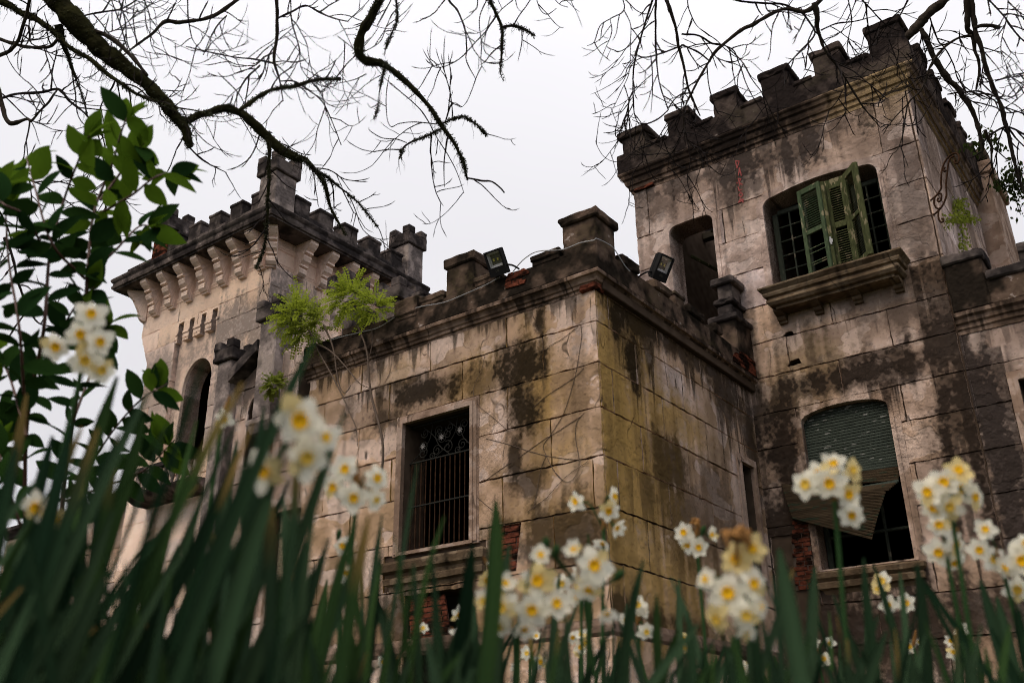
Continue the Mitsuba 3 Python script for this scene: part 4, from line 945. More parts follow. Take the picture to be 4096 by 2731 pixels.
def tree(label, depth, limbs, seed, mossy=(), trunk=None, density=1.0, group=None):
    rng = np.random.default_rng(seed)
    t = thing('bare_tree', label, 'tree', group)
    if trunk is not None:
        tp = smooth_path(trunk[0], 8)
        obj('trunk', tube(tp, np.linspace(trunk[1], trunk[2], len(tp)), 14), 'bark', t, smooth=True)
    tw, moss = [], []
    for li, (pts, tilt) in enumerate(limbs):
        P, Rr = [], []
        for k, (x, y, w) in enumerate(pts):
            dd = depth + tilt * k / max(1, len(pts) - 1)
            P.append(at(x, y, dd))
            Rr.append(w * (.43 if li in mossy else .5) * PXD * dd)
        q = smooth_path(np.hstack([np.array(P), np.array(Rr)[:, None]]), 7)
        pos, rad = q[:, :3], np.maximum(q[:, 3], .0016)
        amp = np.minimum(rad * .7, .020)[:, None]
        pos = pos + amp * np.stack([meshkit.fbm(pos * 9 + k * 7.7, 2, seed + k) - .5 for k in range(3)], -1) * 2
        rad = rad * (.74 + .55 * meshkit.noise(pos * 15, seed) * (.5 + meshkit.noise(pos * 40, seed + 1)))
        big = rad.max() > .012
        obj('branch', tube(pos, rad, 10 if big else 6), ('mossy_bark' if li in mossy else 'bark') if big else 'twig_bark', t, smooth=True)
        seg = np.linalg.norm(np.diff(pos, axis=0), axis=1)
        cum = np.concatenate([[0], np.cumsum(seg)])
        s = rng.uniform(.02, .1)
        while s < cum[-1]:
            i = min(np.searchsorted(cum, s) - 1, len(seg) - 1)
            i = max(i, 0)
            rr = rad[i]
            p = pos[i] + (pos[i + 1] - pos[i]) * ((s - cum[i]) / max(seg[i], 1e-6))
            d = nrmz(pos[i + 1] - pos[i])
            if rng.random() < (.85 if rr < .012 else .22):
                a = nrmz(np.cross(d, rng.normal(0, 1, 3)))
                L = rng.uniform(.12, .42) * (1.15 if rr < .02 else .9) * (1.6 if rng.random() < .22 else 1)
                twig(tw, p, d * rng.uniform(.35, 1.0) + a, L, min(.0055, max(.0038, rr * .8)) * depth / 7, rng, 1 if L > .16 else 0)
            s += rng.uniform(.036, .085) / density
        if li in mossy:
            n = int(cum[-1] * 2600)
            for _ in range(n):
                i = rng.integers(0, len(seg))
                if rng.random() > 1.5 * (meshkit.noise(pos[i] * 18, 9) - .18): continue      # moss grows in cushions
                d = nrmz(pos[i + 1] - pos[i])
                a = nrmz(np.cross(d, rng.normal(0, 1, 3)))
                p = pos[i] + (pos[i + 1] - pos[i]) * rng.random() + a * rad[i] * .95
                o = nrmz(a * .5 + rng.normal(0, .75, 3) + [0, 0, -.25])
                b = nrmz(np.cross(o, rng.normal(0, 1, 3)))
                L, w = rng.uniform(.006, .020) * (1.6 if rng.random() < .08 else 1), rng.uniform(.002, .005)
                moss.append(np.array([p - b * w * .5, p + o * L * .55 + b * w, p + o * L, p + o * L * .5 - b * w]))
            for _ in range(int(cum[-1] * 26)):
                i = rng.integers(0, len(seg))
                p = pos[i] - np.array([0, 0, rad[i] * .8])
                L = rng.uniform(.03, .16)
                pp = [p]
                for k in range(5): pp.append(pp[-1] + np.array([rng.normal(0, .007), rng.normal(0, .007), -L / 5]))
                tw.append(tube(pp, [.0016, .0015, .0013, .0012, .001, .0006], 3, False))
    if tw: obj('twigs', cat(tw), 'twig_bark', t, kind='stuff')
    if moss:
        v = np.vstack(moss)
        k = np.arange(len(moss)) * 4
        obj('moss', trimesh.Trimesh(v, np.vstack([np.stack([k, k + 1, k + 2], 1), np.stack([k, k + 2, k + 3], 1)]), process=False), 'moss_leaf', t, kind='stuff')
    return t


def z1(*q): return [(x * .3336, y * .3336, w) for x, y, w in q]
def z2(*q): return [(784.4 + x * .3336, y * .3336, w) for x, y, w in q]
def z3(*q): return [(1568.7 + x * .3336, y * .3336, w) for x, y, w in q]


def trunk_path(p0, foot_xy, bow=1.0):
    """From the grass up and over to where a limb enters the picture."""
    f = np.array([foot_xy[0], foot_xy[1], float(ground_z(foot_xy[0], foot_xy[1])) - .1])
    top = np.array([foot_xy[0], foot_xy[1], max(p0[2] + bow, 3.0)])
    return [f, f * .5 + top * .5 + [.08, .05, 0], top * .85 + f * .15 + (p0 - top) * .08, top + (p0 - top) * .35 + [0, 0, .25], p0 + (p0 - top) * -.1 + [0, 0, .1], p0]


RH, FH = nrmz([RIGHT[0], RIGHT[1], 0]), nrmz([FW[0], FW[1], 0])
def spot(right, ahead): return (CAM + RH * right + FH * ahead)[:2]


LL = [(z1((300, -160, 60), (400, 20, 56), (480, 120, 54), (600, 250, 50), (760, 390, 44), (900, 500, 40), (1060, 620, 37), (1180, 760, 32), (1260, 880, 26), (1310, 1010, 16)), .0),
      (z1((1190, 800, 22), (1290, 825, 20), (1400, 780, 20), (1520, 755, 20), (1640, 775, 19), (1740, 840, 22), (1850, 950, 24), (1960, 1050, 26), (2040, 1090, 20), (2110, 1100, 14), (2180, 1180, 12), (2240, 1290, 10), (2290, 1460, 8), (2380, 1620, 5)), .3),
      (z1((1650, 760, 9), (1760, 680, 10), (1880, 620, 9), (2040, 590, 9), (2200, 550, 8), (2345, 545, 9)), .3),
      (z1((-90, -30, 18), (60, 40, 17), (170, 100, 16), (270, 150, 14), (370, 220, 13), (480, 320, 12), (620, 410, 12), (760, 520, 11), (900, 620, 9), (1050, 690, 7), (1190, 735, 5), (1330, 760, 4), (1470, 800, 3)), -.2),
      (z1((640, 205, 9), (780, 270, 10), (860, 340, 10), (940, 430, 10), (1010, 520, 8)), -.1),
      (z1((400, 170, 20), (440, 300, 16), (480, 430, 10), (530, 560, 5), (580, 700, 4), (600, 800, 3)), .1),
      (z1((-60, 250, 6), (80, 300, 7), (200, 325, 7), (330, 325, 7), (400, 270, 6)), -.2), (z1((-30, 400, 8), (90, 330, 8), (150, 220, 8), (200, 40, 7), (215, -60, 7)), -.3),
      (z1((-20, 690, 7), (130, 645, 6), (260, 640, 6), (400, 615, 6), (470, 690, 6), (560, 760, 5), (640, 850, 4), (690, 980, 3), (720, 1150, 2.5), (780, 1350, 2)), -.2), (z1((-20, 600, 11), (20, 740, 10), (60, 850, 10), (180, 820, 8), (215, 835, 6), (280, 760, 5), (340, 700, 5), (400, 615, 4)), -.3),
      (z1((540, 118, 4), (700, 85, 4), (840, 60, 4), (950, -5, 4)), .0), (z1((840, 390, 3), (900, 345, 4), (1040, 240, 6), (1140, 152, 8), (1250, 158, 9), (1400, 130, 8), (1500, 90, 8), (1650, -10, 7)), .2),
      (z1((1905, -40, 9), (1910, 150, 8), (1900, 300, 7), (1890, 430, 6), (1925, 560, 4), (1950, 700, 2.5)), .1), (z1((1905, 130, 5), (2000, 85, 5), (2100, 40, 4), (2200, 85, 4), (2290, 125, 3), (2400, 150, 3)), .1),
      (z1((1560, 110, 4), (1500, 170, 4), (1450, 260, 3), (1400, 380, 2.5)), .1), (z1((1280, 320, 2), (1400, 350, 3), (1560, 385, 3), (1760, 410, 4), (1890, 435, 4)), .2), (z1((1790, 450, 4), (1690, 550, 4), (1640, 640, 3), (1600, 760, 2.5)), .1),
      (z1((1930, 560, 3), (2040, 570, 4), (2200, 680, 3), (2270, 800, 2.5), (2350, 1000, 2)), .2), (z1((1850, 960, 10), (1855, 1100, 9), (1850, 1300, 8), (1840, 1500, 7), (1830, 1640, 4), (1800, 1760, 3), (1760, 1850, 2)), .1), (z1((2100, 1110, 9), (2170, 1180, 9), (2250, 1220, 8), (2351, 1300, 6), (2470, 1400, 4), (2600, 1560, 3)), .3),
      (z1((1300, 1010, 4), (1370, 1080, 4), (1440, 1130, 3), (1560, 1190, 2)), .1), (z1((690, 880, 3), (720, 1000, 2.5), (740, 1150, 2), (800, 1350, 2)), .0), (z1((790, 560, 4), (760, 620, 4), (700, 720, 3), (670, 850, 3)), .0), (z1((880, 340, 3), (820, 150, 3), (760, -20, 3)), .1), (z1((820, 0, 4), (860, 140, 3), (880, 310, 3), (950, 420, 2)), .1),
      (z1((2000, -10, 3), (2010, 150, 3), (2060, 330, 3), (2080, 480, 2), (2200, 620, 2)), .2), (z1((990, -10, 3), (1030, 120, 2.5), (1040, 300, 2), (1090, 400, 2)), .1), (z1((1290, -10, 3), (1300, 150, 3), (1330, 280, 2), (1400, 360, 2)), .2), (z1((1500, 500, 2), (1640, 640, 2.5), (1690, 740, 3)), .2),
      (z1((-20, 1150, 5), (110, 1220, 5), (230, 1250, 4), (330, 1300, 3), (480, 1400, 3), (600, 1500, 2)), -.2), (z1((-20, 1430, 4), (40, 1540, 4), (80, 1650, 3)), -.2), (z1((30, 1640, 8), (90, 1780, 6), (130, 1960, 5), (240, 2200, 4), (360, 2250, 3)), -.3)]
p0 = at(100, -53, 6.4)
tree('leafless tree with thick moss-grown limbs sweeping down from the upper left', 6.4, LL, 11, (0, 1, 2, 3, 5, 18, 19), (trunk_path(p0, spot(-6.5, 4.5)), .26, .12), .8)
CC = [(z2((330, -180, 24), (260, 0, 24), (210, 100, 24), (140, 220, 23), (110, 330, 22), (150, 410, 20), (260, 430, 17), (340, 470, 16), (450, 570, 14), (560, 680, 12), (640, 790, 11), (700, 880, 11), (770, 980, 9), (830, 1090, 7), (850, 1160, 6), (870, 1240, 5)), .2),
      (z2((860, 1225, 4), (960, 1245, 4), (1030, 1250, 4), (1090, 1290, 4), (1122, 1326, 4)), .1), (z2((700, 850, 5), (780, 815, 5), (850, 805, 4.5), (920, 850, 4), (970, 900, 4), (1003, 936, 2)), .1), (z2((680, 890, 7), (580, 940, 6), (470, 985, 5.5), (420, 1030, 5), (402, 1092, 2)), -.1), (z2((715, 840, 4), (750, 730, 3.5), (765, 716, 4.5)), .0),
      (z2((650, 856, 2.5), (500, 840, 2.5), (400, 850, 2.5), (340, 872, 2), (312, 800, 2), (308, 650, 2), (330, 520, 2)), .1), (z2((330, 570, 2.5), (420, 645, 2.5), (530, 740, 2.5), (600, 840, 2.5), (650, 935, 2.5), (740, 1080, 2.5), (800, 1200, 2), (842, 1330, 1.5)), .15), (z2((350, -20, 3), (300, 80, 3), (245, 180, 2)), .1),
      (z2((375, -20, 5), (385, 120, 5), (350, 220, 4), (310, 310, 3), (295, 385, 2)), .0), (z2((300, 440, 6), (290, 500, 4), (265, 600, 3), (250, 740, 2), (225, 820, 1.5)), .0), (z2((735, 930, 5), (720, 1010, 4), (705, 1120, 3), (708, 1288, 1.5)), .0), (z2((-30, 250, 2), (60, 320, 2.5), (110, 370, 3)), .1), (z2((170, 510, 3), (90, 548, 2.5), (0, 570, 2), (-90, 580, 2)), .1), (z2((450, 985, 2.5), (380, 960, 2.5), (280, 950, 2), (200, 905, 2), (186, 880, 1)), .0)]
p0 = at(896, -60, 6.0)
tree('leafless tree whose single mossy crooked branch hangs down before the open sky', 6.0, CC, 23, (0, 2, 3, 8, 9), (trunk_path(p0, spot(-1.6, -2.4), .9), .24, .07), .2)
DD = [(z2((700, -120, 5), (740, 0, 5), (800, 80, 4.5), (850, 200, 4), (860, 330, 3.5), (860, 420, 3), (925, 550, 2)), .1), (z2((980, -120, 10), (1020, 0, 9), (1060, 90, 8), (1100, 190, 8), (1105, 300, 6), (1100, 420, 4), (1095, 500, 2.5), (1115, 560, 1.5)), .1), (z2((1095, 190, 7), (1180, 180, 7), (1260, 205, 6), (1330, 250, 3.5)), .1), (z2((1000, 0, 3), (950, 130, 2.5), (965, 300, 2.5), (960, 430, 2), (992, 497, 1.5)), .1), (z2((1025, 110, 2), (990, 260, 2), (985, 350, 2), (1060, 415, 1.5)), .1),
      (z2((1240, 200, 3), (1240, 300, 2), (1215, 420, 1.2)), .0), (z2((940, -10, 2), (930, 60, 2), (880, 90, 1.5)), .0), (z2((1190, -40, 2.5), (1210, 50, 2), (1238, 82, 1.5)), .1), (z2((1330, -40, 2.5), (1370, 70, 2), (1420, 100, 2), (1480, 60, 1.5)), .1), (z2((1440, -40, 2.5), (1500, 30, 2), (1560, 52, 1.5)), .1)]
tree('leafless tree with short mossy hanging twigs at the top centre of the sky', 6.2, DD, 31, (1, 2), (trunk_path(at(1110, -50, 6.2), spot(1.2, -2.2), .9), .2, .05), .3)
RR = [(z2((2150, -60, 6), (2140, 0, 5), (2060, 260, 4), (2010, 480, 3.5), (2010, 700, 3), (2020, 800, 2.5), (2050, 860, 2)), .2), (z2((2165, -60, 6), (2160, 180, 5), (2170, 400, 4), (2190, 580, 3), (2250, 760, 2.5)), .2), (z2((2210, -60, 9), (2290, 150, 8), (2320, 300, 7), (2360, 480, 6), (2400, 640, 5), (2470, 800, 3)), .3), (z2((1920, -60, 3), (1945, 70, 3), (1850, 130, 2.5), (1780, 180, 2.5), (1740, 290, 2), (1690, 318, 1.5)), .1), (z2((1945, 70, 2.5), (1990, 170, 2.5), (1990, 290, 2), (1980, 500, 2), (1920, 640, 2), (1840, 810, 1.5)), .1), (z2((1850, 135, 2), (1860, 230, 2), (1810, 350, 1.6), (1775, 445, 1.2)), .0), (z2((2010, 660, 2), (1940, 760, 2), (1880, 815, 1.4)), .0), (z2((2010, 780, 2), (1950, 860, 2), (1890, 920, 2), (1832, 925, 1.4)), .0),
      (z2((2360, 310, 3.5), (2200, 370, 3.5), (2100, 395, 3), (2000, 380, 2)), .1), (z2((2130, 380, 2.5), (2140, 500, 2.5), (2140, 640, 2), (2130, 780, 1.6)), .1), (z2((2250, 760, 3), (2180, 820, 3), (2080, 855, 3), (2000, 825, 1.6)), .1), (z2((2250, 750, 3), (2290, 690, 3), (2340, 650, 3), (2420, 640, 3)), .1), (z2((2030, 850, 2), (2020, 960, 2), (2020, 1100, 1.5)), .1), (z2((2070, 870, 2), (2090, 960, 2), (2070, 1090, 2), (2110, 1200, 1.5), (2145, 1230, 1)), .1), (z2((2240, 850, 2.5), (2160, 980, 2.5), (2090, 1015, 2), (2050, 1020, 1.2)), .1), (z2((2300, 860, 2), (2330, 960, 2), (2260, 1080, 2), (2245, 1190, 1.2)), .1),
      (z3((1000, -60, 10), (900, 50, 10), (815, 85, 9), (720, 62, 8), (630, 85, 8), (490, 165, 8), (400, 215, 8), (270, 310, 7), (180, 420, 6), (80, 600, 5), (20, 720, 4), (5, 850, 3), (30, 960, 2.5), (110, 1060, 2), (140, 1160, 1.5)), .3), (z3((900, 20, 12), (925, 110, 12), (930, 210, 10), (975, 340, 7), (1060, 450, 5), (1130, 560, 4.5), (1210, 690, 4), (1290, 800, 3), (1362, 882, 2)), .3), (z3((815, 85, 5), (870, 150, 5), (905, 240, 4.5), (800, 360, 4), (700, 470, 3), (640, 575, 2.5), (550, 630, 1.5)), .1), (z3((340, 0, 4), (480, 20, 5), (680, 30, 5), (760, 60, 4)), .1), (z3((30, -40, 2.5), (40, 60, 2.5), (90, 170, 2), (180, 250, 1.5)), .1), (z3((-10, 310, 4), (60, 340, 4), (120, 370, 4), (190, 425, 4)), .1), (z3((-10, 235, 4), (100, 245, 4), (200, 300, 4), (280, 315, 4)), .1),
      (z3((280, 310, 3), (350, 350, 3), (390, 450, 2.5), (450, 610, 2.5), (550, 780, 1.5)), .1), (z3((300, 320, 3), (400, 420, 2.5), (470, 540, 2.5), (550, 650, 2), (610, 780, 2), (665, 910, 1.3)), .1), (z3((165, 440, 3), (180, 600, 2.5), (230, 760, 2), (268, 802, 1.2)), .1), (z3((35, 720, 2.5), (80, 900, 2), (130, 1090, 2), (150, 1160, 1)), .0), (z3((5, 700, 2.5), (20, 900, 2.5), (50, 1100, 2), (30, 1250, 2), (90, 1440, 1.2)), .0), (z3((950, 210, 3.5), (1050, 165, 3), (1180, 150, 2.5), (1330, 110, 1.5)), .1), (z3((900, 380, 2), (870, 470, 2), (760, 640, 1.3)), .1), (z3((1130, -40, 3), (1160, 140, 2.5), (1130, 330, 2), (1168, 470, 1.5)), .1),
      (z3((1200, -40, 4), (1290, 60, 3.5), (1390, 165, 3), (1480, 210, 2.5), (1535, 190, 1.5)), .1), (z3((1560, -30, 4), (1500, 100, 3.5), (1440, 200, 2), (1400, 240, 1.3)), .1), (z3((1010, 400, 2), (1090, 440, 2), (1160, 470, 1.3)), .1), (z3((560, -20, 3), (590, 80, 2.5), (720, 90, 2), (740, 200, 1.3)), .0), (z3((1120, 535, 2.5), (1220, 550, 2), (1330, 600, 1.2)), .1), (z3((1100, 620, 2), (1060, 700, 2), (1000, 765, 1.2)), .1), (z3((1240, 715, 2), (1370, 740, 1.3)), .1), (z3((480, 160, 3), (520, 110, 2.5)), .1)]
tree('leafless tree with long drooping fine twigs in front of the tall tower', 7.6, RR, 41, (), (trunk_path(at(1860, -70, 7.6), spot(6.8, 6.0), 1.2), .24, .09), .5)
SS = [(z3((1968, -450, 24), (1930, -180, 22), (1800, 0, 20), (1700, 85, 21), (1620, 165, 22), (1565, 235, 18), (1545, 255, 10)), .1), (z3((1640, 190, 13), (1690, 300, 14), (1750, 440, 13), (1830, 550, 13), (1920, 640, 12), (1990, 760, 11), (2030, 860, 10), (2060, 1000, 9), (2050, 1100, 8)), .1), (z3((1950, -80, 14), (1955, 80, 13), (1962, 200, 11), (2000, 245, 11), (2010, 345, 8), (2040, 450, 7), (2030, 560, 6), (2018, 620, 5)), .2), (z3((1975, -80, 11), (2000, 130, 11), (2050, 330, 10), (2110, 530, 10), (2180, 720, 9), (2250, 960, 8), (2300, 1200, 6), (2360, 1350, 5)), .1), (z3((2010, 190, 8), (2100, 178, 9), (2180, 192, 8)), .1),
      (z3((1990, 245, 6), (1900, 260, 6), (1800, 330, 6), (1720, 430, 5), (1680, 520, 5), (1640, 620, 4), (1560, 700, 4), (1535, 790, 3.5), (1510, 940, 3), (1470, 1040, 2), (1418, 1062, 1.5)), .0), (z3((1690, 90, 3.5), (1750, 270, 3.5), (1800, 330, 3), (1860, 440, 3), (1900, 560, 3), (2000, 640, 2.5), (2075, 690, 1.5)), .1), (z3((2080, -30, 4), (2200, 100, 4), (2300, 240, 4), (2380, 310, 3)), .1), (z3((2060, 990, 4), (2130, 920, 5), (2230, 875, 5), (2360, 930, 4)), .1), (z3((1920, 640, 4), (2040, 630, 4), (2150, 700, 3), (2270, 780, 2.5)), .1), (z3((2150, 560, 3), (2260, 520, 3), (2380, 500, 3)), .1), (z3((1820, 650, 3), (1900, 640, 3), (1960, 680, 3), (2060, 740, 2)), .1), (z3((2240, 880, 4), (2290, 950, 4), (2350, 1010, 3)), .1), (z3((2080, 900, 7), (2120, 1000, 6), (2125, 1100, 5), (2140, 1200, 4)), .1), (z3((1730, 230, 2.5), (1800, 210, 2), (1900, 220, 1.3)), .0), (z3((1640, 230, 2.5), (1660, 330, 2.5), (1680, 450, 2), (1660, 510, 1.5)), .0),
      (z3((2240, -20, 3), (2230, 120, 2.5), (2190, 300, 2), (2200, 450, 1.3)), .1), (z3((1660, 540, 2.5), (1780, 545, 2.5), (1880, 570, 2), (1990, 540, 1.3)), .1), (z3((2190, 760, 3), (2280, 700, 2.5), (2348, 640, 2)), .1), (z3((2120, 560, 2.5), (2180, 640, 2), (2300, 690, 1.5)), .1), (z3((1640, 625, 2.5), (1560, 600, 2), (1450, 500, 1.2)), .0)]
tree('leafless tree on the right with grey trunk-like limbs behind the tower corner', 8.6, SS, 53, (), (trunk_path(at(2225, -150, 8.6), spot(9.5, 9.0), 1.0), .28, .09), .55)

# ---------------------------------------------------------------- leaves for the shrub
def leaf_mesh(L=1.0, w=.45, fold=.18, droop=.25, n=7):
    """An oval pointed leaf along +x, lying in the xy plane, folded along its rib and drooping."""
    v, f = [], []
    for i in range(n):
        t = i / (n - 1)
        h = w / 2 * math.sin(math.pi * t ** .85) ** .8 if 0 < i < n - 1 else .01
        z = -droop * t * t
        v += [(t * L, -h, z + fold * h), (t * L, 0, z), (t * L, h, z + fold * h)]
    for i in range(n - 1):
        a = i * 3
        for k in (0, 1):
            f += [(a + k, a + 3 + k, a + 4 + k), (a + k, a + 4 + k, a + 1 + k)]
    return trimesh.Trimesh(np.array(v, float), np.array(f), process=False)


leaf_plys = [mikit.ply(leaf_mesh(1, w, fo, d), smooth=True) for w, fo, d in ((.46, .25, .12), (.5, .1, .25), (.42, .35, .30), (.55, .2, .05))]


def frame(origin, xdir, ndir, s):
    x = nrmz(xdir)
    z = nrmz(ndir - x * (np.asarray(ndir) @ x))
    M = np.eye(4)
    M[:3, 0], M[:3, 1], M[:3, 2], M[:3, 3] = x * s, np.cross(z, x) * s, z * s, origin
    return M


rng = np.random.default_rng(77)
SB = thing('broadleaf_shrub', 'tall shrub with glossy oval leaves on reddish stems, rising at the left edge', 'shrub')
stems = [([(120, 1400), (150, 1100), (185, 850), (200, 640), (215, 490), (255, 385), (280, 300), (300, 250)], 2.4), ([(60, 1400), (60, 1000), (100, 760), (115, 580), (150, 450), (190, 345), (205, 312)], 2.3), ([(212, 500), (300, 450), (360, 405), (420, 395)], 2.4), ([(60, 1000), (45, 760), (20, 600), (10, 420)], 2.2), ([(195, 640), (260, 580), (320, 520), (360, 525)], 2.5), ([(60, 1000), (20, 860), (-20, 800)], 2.2),
         ([(170, 960), (215, 840), (240, 780), (250, 740)], 2.5), ([(130, 1250), (220, 1050), (310, 930), (385, 880)], 2.5), ([(115, 600), (60, 500), (10, 470), (-20, 440)], 2.2), ([(195, 640), (120, 560), (80, 430), (60, 360)], 2.3), ([(60, 1250), (20, 1120), (-10, 1010)], 2.1), ([(150, 1150), (230, 1120), (330, 1080), (400, 1010)], 2.6), ([(90, 860), (130, 780), (175, 700), (215, 660)], 2.4), ([(230, 460), (290, 380), (330, 330)], 2.4)]
for si, (pts, dep) in enumerate(stems):
    q = smooth_path([at(x, y, dep + .12 * math.sin(k * 1.7 + si)) for k, (x, y) in enumerate(pts)], 6)
    obj('stem', tube(q, np.linspace(.0055 if si < 2 else .0038, .0016, len(q)), 6), 'red_stem', SB, smooth=True)
    seg = np.linalg.norm(np.diff(q, axis=0), axis=1)
    cum = np.concatenate([[0], np.cumsum(seg)])
    s, sg = (.30 if si < 2 else .08), 1
    while s < cum[-1] + .01:
        i = min(max(np.searchsorted(cum, s) - 1, 0), len(seg) - 1)
        p, d = q[i], nrmz(q[min(i + 1, len(q) - 1)] - q[i])
        side_ = nrmz(np.cross(d, FW)) * sg
        top = s > cum[-1] - .05
        for rep in range(3 if top else 1):
            xd = nrmz(d * rng.uniform(.2, .6) + side_ * (1 if not top else rng.uniform(-1, 1)) + rng.normal(0, .25, 3))
            nd = nrmz(-FW * rng.uniform(.3, 1) + np.array([0, 0, rng.uniform(.1, .9)]) + rng.normal(0, .3, 3))
            ht = p @ UP
            backlit = (p[2] > at(0, 520, dep)[2] and rng.random() < .7) or top  # high leaves and stem tips take the green with backlight painted in
            copy_of('leaf', leaf_plys[rng.integers(4)], 'shrub_leaf_backlit' if backlit and rng.random() < .8 else ('shrub_leaf' if rng.random() < .6 else 'shrub_leaf_deep'), frame(p, xd, nd, rng.uniform(.055, .10)), SB)
        sg = -sg
        s += rng.uniform(.020, .036)

# ---------------------------------------------------------------- saplings and creepers on the masonry
def pinnate(c, spread, n, seed, L=(.18, .34), parent=None, leafmat='fern_leaf', droop=.5):
    rng = np.random.default_rng(seed)
    vs, st = [], []
    for _ in range(n):
        d = nrmz(rng.normal(0, 1, 3) * [1, .8, .7] + [0, -.35, .25])
        p = c + d * spread * rng.uniform(.15, .75, 3)
        Lr = rng.uniform(*L)
        pts = [p]
        for k in range(8):
            d = nrmz(d + np.array([0, 0, -droop * .16]) + rng.normal(0, .05, 3))
            pts.append(pts[-1] + d * Lr / 8)
        st.append(tube(pts, np.linspace(.0022, .0008, 9), 3, False))
        for k in range(1, 9):
            dd = nrmz(pts[k] - pts[k - 1])
            b = nrmz(np.cross(dd, [0, 0, 1]))
            for sg in (-1, 1):
                o = nrmz(b * sg + dd * .45 + rng.normal(0, .15, 3))
                w = nrmz(np.cross(o, np.cross(b, dd) + rng.normal(0, .3, 3))) * .0165
                l_ = rng.uniform(.042, .070) * (1 - .04 * k)
                q = pts[k]
                vs.append(np.array([q, q + o * l_ * .5 + w, q + o * l_, q + o * l_ * .5 - w]))
    v = np.vstack(vs)
    k = np.arange(len(vs)) * 4
    obj('leaves', trimesh.Trimesh(v, np.vstack([np.stack([k, k + 1, k + 2], 1), np.stack([k, k + 2, k + 3], 1)]), process=False), leafmat, parent, kind='stuff')
    obj('stalks', cat(st), 'green_stem', parent, kind='stuff')


t8 = lambda x, y, yy=-.26: on_front(1200 + x / 3.92, 1300 + y / 3.92, yy)
sp = thing('wall_sapling', 'bright green feathery sapling rooted at the left end of the stained parapet', 'sapling', 'feathery saplings growing on the parapet')
pinnate(on_front(1190, 1275, -.3), np.array([.42, .3, .42]), 110, 3, parent=sp)
pinnate(on_front(1240, 1330, -.3), np.array([.28, .2, .30]), 60, 4, parent=sp, leafmat='vine_leaf')
for q in ([t8(80, -20), t8(190, 180), t8(280, 400), t8(420, 640), t8(560, 900), t8(680, 1140), t8(800, 1420), t8(880, 1620), t8(900, 1900)], [t8(250, 290), t8(420, 370), t8(560, 480), t8(740, 680), t8(900, 880), t8(1000, 950), t8(1090, 985)], [t8(370, 0), t8(480, 240), t8(540, 450), t8(570, 700), t8(620, 950), t8(690, 1060), t8(750, 1020), t8(800, 940)]):
    obj('stem', tube(smooth_path(q, 6), np.linspace(.014, .005, len(smooth_path(q, 6))), 6), 'dry_stem', sp, smooth=True)
sp2 = thing('wall_sapling', 'smaller bright green feathery sapling on the parapet beside the grey pinnacle', 'sapling', 'feathery saplings growing on the parapet')
pinnate(on_front(1400, 1200, -.28), np.array([.32, .25, .34]), 75, 5, parent=sp2)
pinnate(on_front(1500, 1240, -.28), np.array([.22, .2, .2]), 50, 6, parent=sp2)
qq = smooth_path([t8(905, -20), t8(940, 100), t8(1010, 270), t8(1060, 480), t8(1075, 700), t8(1095, 950), t8(1140, 1200), t8(1240, 1560), t8(1290, 1800), t8(1300, 2100), t8(1260, 2400)], 6)
obj('stem', tube(qq, np.linspace(.012, .017, len(qq)), 6), 'dry_stem', sp2, smooth=True)
obj('stem', tube(smooth_path([t8(1125, 60), t8(1135, 250), t8(1100, 450), t8(1068, 530)], 6), .006, 5), 'dry_stem', sp2, smooth=True)
fn_ = thing('wall_fern', 'small green fern tuft sprouting from the pale pilaster of the porch', 'fern')
pinnate(on_front(1100, 1545, .75), np.array([.20, .12, .14]), 50, 8, (.10, .2), fn_, 'vine_leaf')


def creeper(label, paths, mat, seed, dens, size, group=None, stemr=.003):
    rng = np.random.default_rng(seed)
    t = thing('creeper', label, 'creeper', group)
    vs, sts = [], []
    for q in paths:
        p = smooth_path(q, 8)
        sts.append(tube(p, stemr, 4, False))
        for i in range(len(p) - 1):
            for _ in range(rng.poisson(dens)):
                c = p[i] + (p[i + 1] - p[i]) * rng.random() + rng.normal(0, .035, 3)
                o = nrmz(rng.normal(0, .6, 3) + [0, 0, -.8])
                b = nrmz(np.cross(o, rng.normal(0, 1, 3)))
                l_ = size * rng.uniform(.6, 1.2)
                vs.append(np.array([c, c + o * l_ * .45 + b * l_ * .24, c + o * l_, c + o * l_ * .45 - b * l_ * .24]))
    v = np.vstack(vs)
    k = np.arange(len(vs)) * 4
    obj('leaves', trimesh.Trimesh(v, np.vstack([np.stack([k, k + 1, k + 2], 1), np.stack([k, k + 2, k + 3], 1)]), process=False), mat, t, kind='stuff')
    obj('stems', cat(sts), 'twig_bark', t, kind='stuff')


